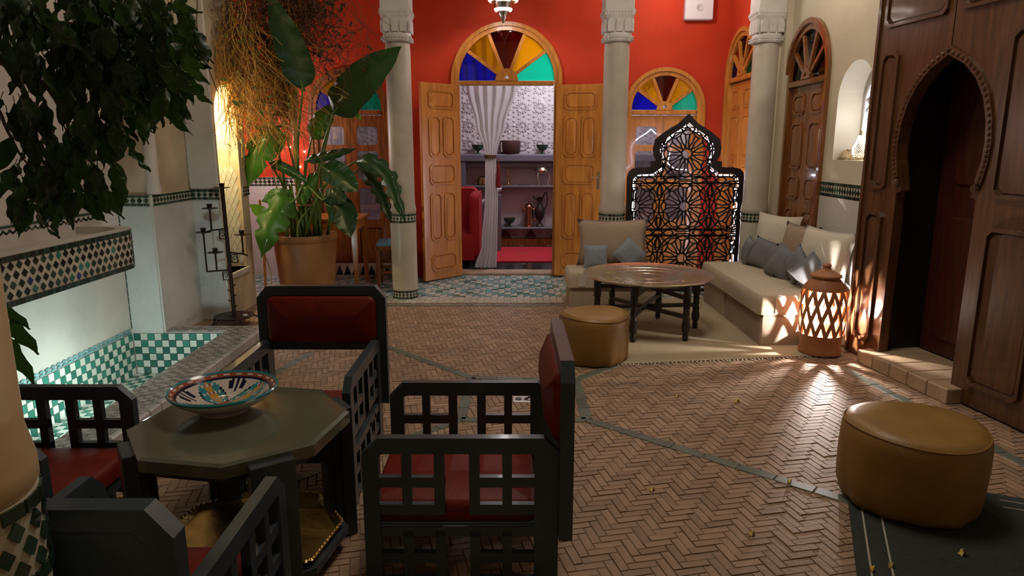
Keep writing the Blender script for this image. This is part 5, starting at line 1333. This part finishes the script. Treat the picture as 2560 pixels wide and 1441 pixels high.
for k in range(7):
    s = rr.uniform(.13, .18); c = rr.uniform(-.035, .035)
    pf = lambda u: max(.02, math.sin(math.pi*min(1, u*1.02)**.72)**1.0*(1 if u < .8 else max(.05, (1-u)/.2*.7)))
    b = leaf_mb([(0, 0, 0), (c*.5, -.012, -s*.35), (c, -.012, -s*.7), (c*1.8, .0, -s)], rr.uniform(.028, .037), .25, n=9, pf=pf)
    b.tube([(0, .004, .03), (0, 0, 0)], .0018, 3); var.append(b)
vme = [b.mesh('leaf', 'leaf_ficus', 'all', fix=False) for b in var]
pl2 = []
for cx, cz, rx, rz, n in BLOB:
    for k in range(int(n*.82)):
        a = rr.uniform(0, 6.28); q = math.sqrt(rr.random()); x = cx+rx*q*math.cos(a); z = cz+rz*q*math.sin(a)+.05; y = 2.92+rr.uniform(-.26, .22)
        s = 1+(y-2.92)/2.92; pl2.append((x*s, y, 1.5+(z-1.5)*s, rr.uniform(-.8, .8), rr.gauss(0, .34)+(x-cx)*.9, rr.gauss(0, .3), rr.randrange(7)))
pl2.sort(key=lambda q: q[1])
ff = MB()
for i, (x, y, z, rz, ry, rx, k) in enumerate(pl2):
    mt = Matrix.Translation((x, y, z)) @ Matrix.Rotation(rz, 4, 'Z') @ Matrix.Rotation(-ry, 4, 'Y') @ Matrix.Rotation(rx, 4, 'X')
    if i < 295: o = link('leaf', vme[k], ft); o.matrix_local = mt
    else:
        st_ = len(ff.v); ff.add(var[k].v, var[k].f); ff.uv.update({st_+q: w2 for q, w2 in var[k].uv.items()}); ff.xf(mt, st_)
stuff(ff.build('foliage', 'leaf_ficus', ft, 'all', fix=False))
# low shoots between the near column and the pool
t = thing('leafy_shoot', 'low dark leafy shoots beside the near column and the pool', 'plant', (-2.42, 2.82, 0))
MB().lathe([(0, 0), (.09, 0), (.12, .2), (.13, .22), (.12, .23), (0, .21)], 20).build('pot', 'pot_clay', t, 40)
for pts, hw in (([(0, 0, .2), (.02, .08, .55), (.06, .13, .74)], 0),): MB().tube(spline(pts, 8), .008, 6).build('stem', 'stalk', t, 'all')
for mid, hw in (([(.08,.13,.75),(.17,.13,.77),(.26,.13,.70)], .03), ([(.10,.13,.70),(.19,.13,.69),(.29,.12,.585)], .04), ([(.08,.13,.66),(.16,.12,.60),(.26,.11,.44)], .045), ([(.06,.13,.60),(.10,.1,.5),(.17,.08,.38)], .045), ([(.04,.12,.56),(.03,.08,.46),(.08,.05,.34)], .04), ([(.06,.13,.74),(.0,.1,.84),(-.02,.1,.78)], .03)):
    leaf_mb(mid, hw, .2, n=10).build('leaf', 'leaf_ficus', t, 'all', fix=False)
# fallen leaves
flb = [leaf_mb([(0, 0, .002), (.018, 0, .012), (.036, .004, .003)], .009, -.15, n=5, face=(0, 0, 1)).mesh('fallen_leaf', 'dry_leaf', 'all', fix=False), leaf_mb([(0, 0, .002), (.014, .006, .008), (.034, .01, .003)], .008, -.2, n=5, face=(0, 0, 1)).mesh('fallen_leaf', 'dry_leaf', 'all', fix=False)]
for x, y, z, lb in ((.61,2.77,.003,'small yellow leaf lying on the bricks right of the side-on armchair'),(1.27,2.87,.005,'pale curled leaf on the green tile strip close to the near pouf'),(1.02,3.96,.003,'dark curled leaf on the bricks between the far pouf and the lantern glow'),(1.33,3.85,.003,'dark curled leaf on the bricks inside the lantern glow'),(.93,2.42,.003,'faint tan leaf on the bricks left of the dark striped rug')):
    o = link('fallen_leaf', rr.choice(flb), None, (x, y, z)); o.rotation_euler = (0, 0, rr.uniform(0, 6.28)); tag(o, lb, 'leaf', 'dry leaves on the bricks')
for x, y, lb in ((1.38, 2.22, 'yellow leaf fallen on the dark striped rug in front of the pouf'), (1.3, 2.20, 'pale forked leaf on the dark rug beside the yellow leaf'), (1.66, 2.28, 'pale grey leaf on the dark rug nearest the picture corner')):
    o = link('fallen_leaf', rr.choice(flb), None, (x, y, .0125)); o.rotation_euler = (0, 0, rr.uniform(0, 6.28)); tag(o, lb, 'leaf', 'dry leaves on the dark rug')
